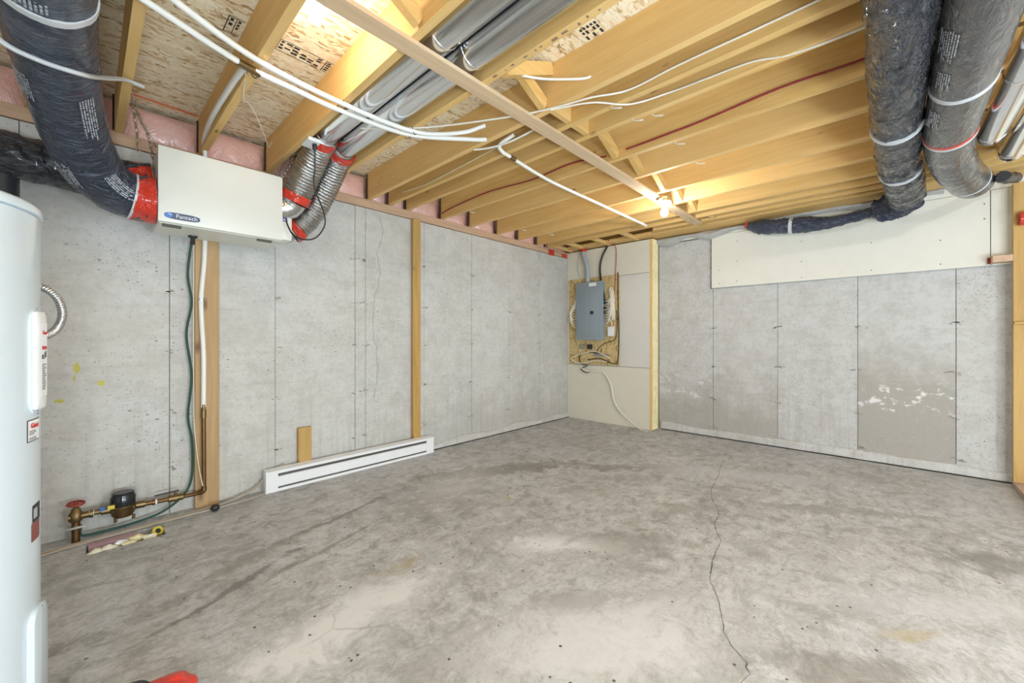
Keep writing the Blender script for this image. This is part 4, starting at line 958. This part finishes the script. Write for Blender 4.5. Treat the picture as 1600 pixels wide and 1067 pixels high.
# ------------------------------------------------------------------ pipes and cables under the joists
solo('water_pipe', tube(B(), spline([(-.05, 1.86, 2.337), (.16, 1.95, 2.337), (.467, 2.075, 2.337), (.70, 2.105, 2.337), (.953, 2.12, 2.337), (1.314, 2.07, 2.337), (1.60, 1.87, 2.345), (1.69, 1.80, 2.352)], 10), .0125, 12), 'pex', 'white water pipe along the joists, nearer the wall of two', 'pipe', True)
solo('water_pipe', tube(B(), spline([(.0, 1.73, 2.337), (.217, 1.865, 2.337), (.527, 2.005, 2.337), (.939, 2.05, 2.337), (1.328, 2.02, 2.34), (1.55, 1.88, 2.37), (1.66, 1.78, 2.42)], 10), .0125, 12), 'pex', 'white water pipe along the joists, farther from the wall of two', 'pipe', True)
solo('branch_pipe', tube(B(), spline([(.497, 2.09, 2.337), (.493, 2.15, 2.36), (.495, 2.4, 2.385), (.497, 2.8, 2.40), (.510, 3.1, 2.40), (.525, 3.24, 2.385)], 8), .0135, 12), 'pex', 'white branch pipe along the side of a joist above the ventilator', 'pipe', True)
solo('pipe_tee', tube(B(), [Vector((.455, 2.075, 2.337)), Vector((.545, 2.098, 2.337))], .0165, 12), 'brass', 'brass tee joining the branch to the white water pipe', 'pipe fitting', True)
solo('water_pipe', tube(B(), spline([(1.83, 1.70, 2.40), (1.80, 1.79, 2.358), (1.84, 1.82, 2.342), (1.956, 1.835, 2.338), (2.451, 1.885, 2.336), (3.2, 1.882, 2.336), (3.9, 1.876, 2.336), (4.10, 1.875, 2.337)], 10), .012, 12), 'pex', 'white pipe under the joists from the bracing to the right wall', 'pipe', True)
solo('pipe_coupling', tube(B(), [Vector((1.935, 1.833, 2.338)), Vector((1.99, 1.838, 2.338))], .0145, 12), 'brass', 'brass coupling near the start of the right-hand white pipe', 'pipe fitting', True)
for k, (x, y, lab) in enumerate(((.53, 2.135, 'black hook clip on the wall-side pipe under the joist'), (.93, 2.14, 'black hook clip on the wall-side pipe at the ducts'), (.93, 2.07, 'black hook clip on the second pipe at the ducts'), (1.32, 2.09, 'black hook clip on the wall-side pipe past the ducts'), (1.32, 2.035, 'black hook clip on the second pipe past the ducts'))):
    solo('pipe_clip', tube(B(), spline([(x-.018, y-.018, 2.362), (x-.012, y-.018, 2.332), (x, y-.018, 2.320), (x+.012, y-.018, 2.332), (x+.012, y-.018, 2.345)], 5), .002, 5), 'black', lab, 'clip')
solo('red_cable', wire([(2.478, 3.30, 2.40), (2.49, 3.15, 2.43), (2.49, 2.643, 2.453), (2.49, 2.111, 2.423), (2.49, 1.733, 2.44), (2.49, 1.50, 2.41), (2.49, 1.43, 2.40)], .0055, 10, 6), 'redwire', 'dark red cable on the joist face left of the strapping', 'cable', True)
solo('red_cable', wire([(2.49, 1.28, 2.40), (2.49, 1.0, 2.405), (2.49, .781, 2.412), (2.49, .402, 2.439), (2.49, .076, 2.432), (2.49, -.5, 2.44)], .0055, 10, 6), 'redwire', 'dark red cable on the joist face right of the strapping', 'cable', True)
solo('white_cable', wire([(1.12, 2.28, 2.375), (1.355, 1.95, 2.352), (1.60, 1.53, 2.352), (1.70, 1.30, 2.352), (1.76, 1.10, 2.352), (1.875, .95, 2.38), (1.897, .71, 2.404), (1.897, .37, 2.403), (1.897, .1, 2.404), (1.897, -.6, 2.41)], .0048, 10, 6), 'whitewire', 'white cable from the ducts across to the joist and along its face', 'cable', True)
solo('white_cable', wire([(1.70, 1.31, 2.347), (1.80, 1.12, 2.352), (1.95, .98, 2.352), (2.07, .82, 2.40), (2.083, .655, 2.40), (2.085, .45, 2.39), (2.10, .25, 2.355), (2.11, -.3, 2.352)], .0045, 10, 6), 'whitewire', 'second white cable crossing to the next joist at upper right', 'cable', True)
solo('white_cable', wire([(1.897, 3.1, 2.412), (1.897, 2.78, 2.384), (1.897, 2.44, 2.392), (1.897, 1.9, 2.415), (1.897, 1.65, 2.41)], .0035, 10, 5), 'creamwire', 'thin cream wire sagging along the joist left of the strapping', 'cable', True)
solo('white_cable', wire([(.505, 2.15, 2.37), (.552, 2.408, 2.352), (.62, 2.6, 2.44), (.69, 2.731, 2.45), (.798, 2.95, 2.43), (.86, 3.1, 2.44), (.90, 3.18, 2.52)], .0028, 10, 5), 'whitewire', 'thin white wire hanging across the bay above the ventilator', 'wire', True)
solo('white_cable', wire([(1.345, 1.38, 2.40), (1.44, 1.33, 2.42), (1.55, 1.24, 2.41), (1.66, 1.10, 2.40), (1.695, 1.06, 2.41)], .006, 8, 6), 'whitewire', 'short white cable stub between two joists past the strapping', 'cable', True)
for k, (x, y, lab) in enumerate(((1.92, 1.08, 'small cable loop under the joist nearest the white cables'), (2.11, 1.05, 'small cable loop under the second joist past the bracing'), (2.14, .95, 'longer white cable loop above the red cable'), (2.545, .98, 'white cable loop under the joist with the red cable'), (2.925, .98, 'white cable loop under the joist before the far bulb'), (1.30, 2.95, 'cable stub at the wall end of the first joist by the ducts'), (2.55, 2.95, 'cable stub at the wall end of the red cable joist'), (3.36, 3.0, 'white cable stub at the wall end of a far joist'), (3.73, 2.9, 'white cable stub at the wall end of the farthest joist'))):
    solo('cable_loop', wire([(x-.004, y, ZJ+.05), (x-.006, y-.01, ZJ-.004), (x-.002, y-.05, ZJ-.022), (x+.010, y-.06, ZJ-.018), (x+.008, y-.02, ZJ-.008)], .0035, 6, 5), 'whitewire', lab, 'cable', True)
solo('cable_tie_joint', wire([(1.72, 1.95, 2.348), (1.76, 1.87, 2.345), (1.79, 1.80, 2.35), (1.82, 1.70, 2.36), (1.87, 1.55, 2.40)], .006, 8, 6), 'whitewire', 'white cable joining the right-hand pipe at the wide joist', 'cable', True)

# red cloth bag at the lower left corner, mostly below the frame
t = thing('tool_bag', 'red and black bag at the bottom edge left of centre', 'bag', (.13, 1.56, 0))
bm = B(); bmesh.ops.create_icosphere(bm, subdivisions=4, radius=1)
for v in bm.verts:
    k = 1+.16*noise.noise(v.co*2.2)+.07*noise.noise(v.co*5)
    q = Vector((v.co.x*.085, v.co.y*.085, max(-.045, v.co.z*.052)))*k; v.co = Vector((.150, 1.567, .045))+q
obj('cloth', bm, 'redcloth', t, 'all')
obj('strap', tube(B(), spline([(.03, 1.665, .014), (.055, 1.66, .05), (.085, 1.645, .078), (.115, 1.62, .085), (.135, 1.57, .08)], 8), .014, 8), 'black', t, True)
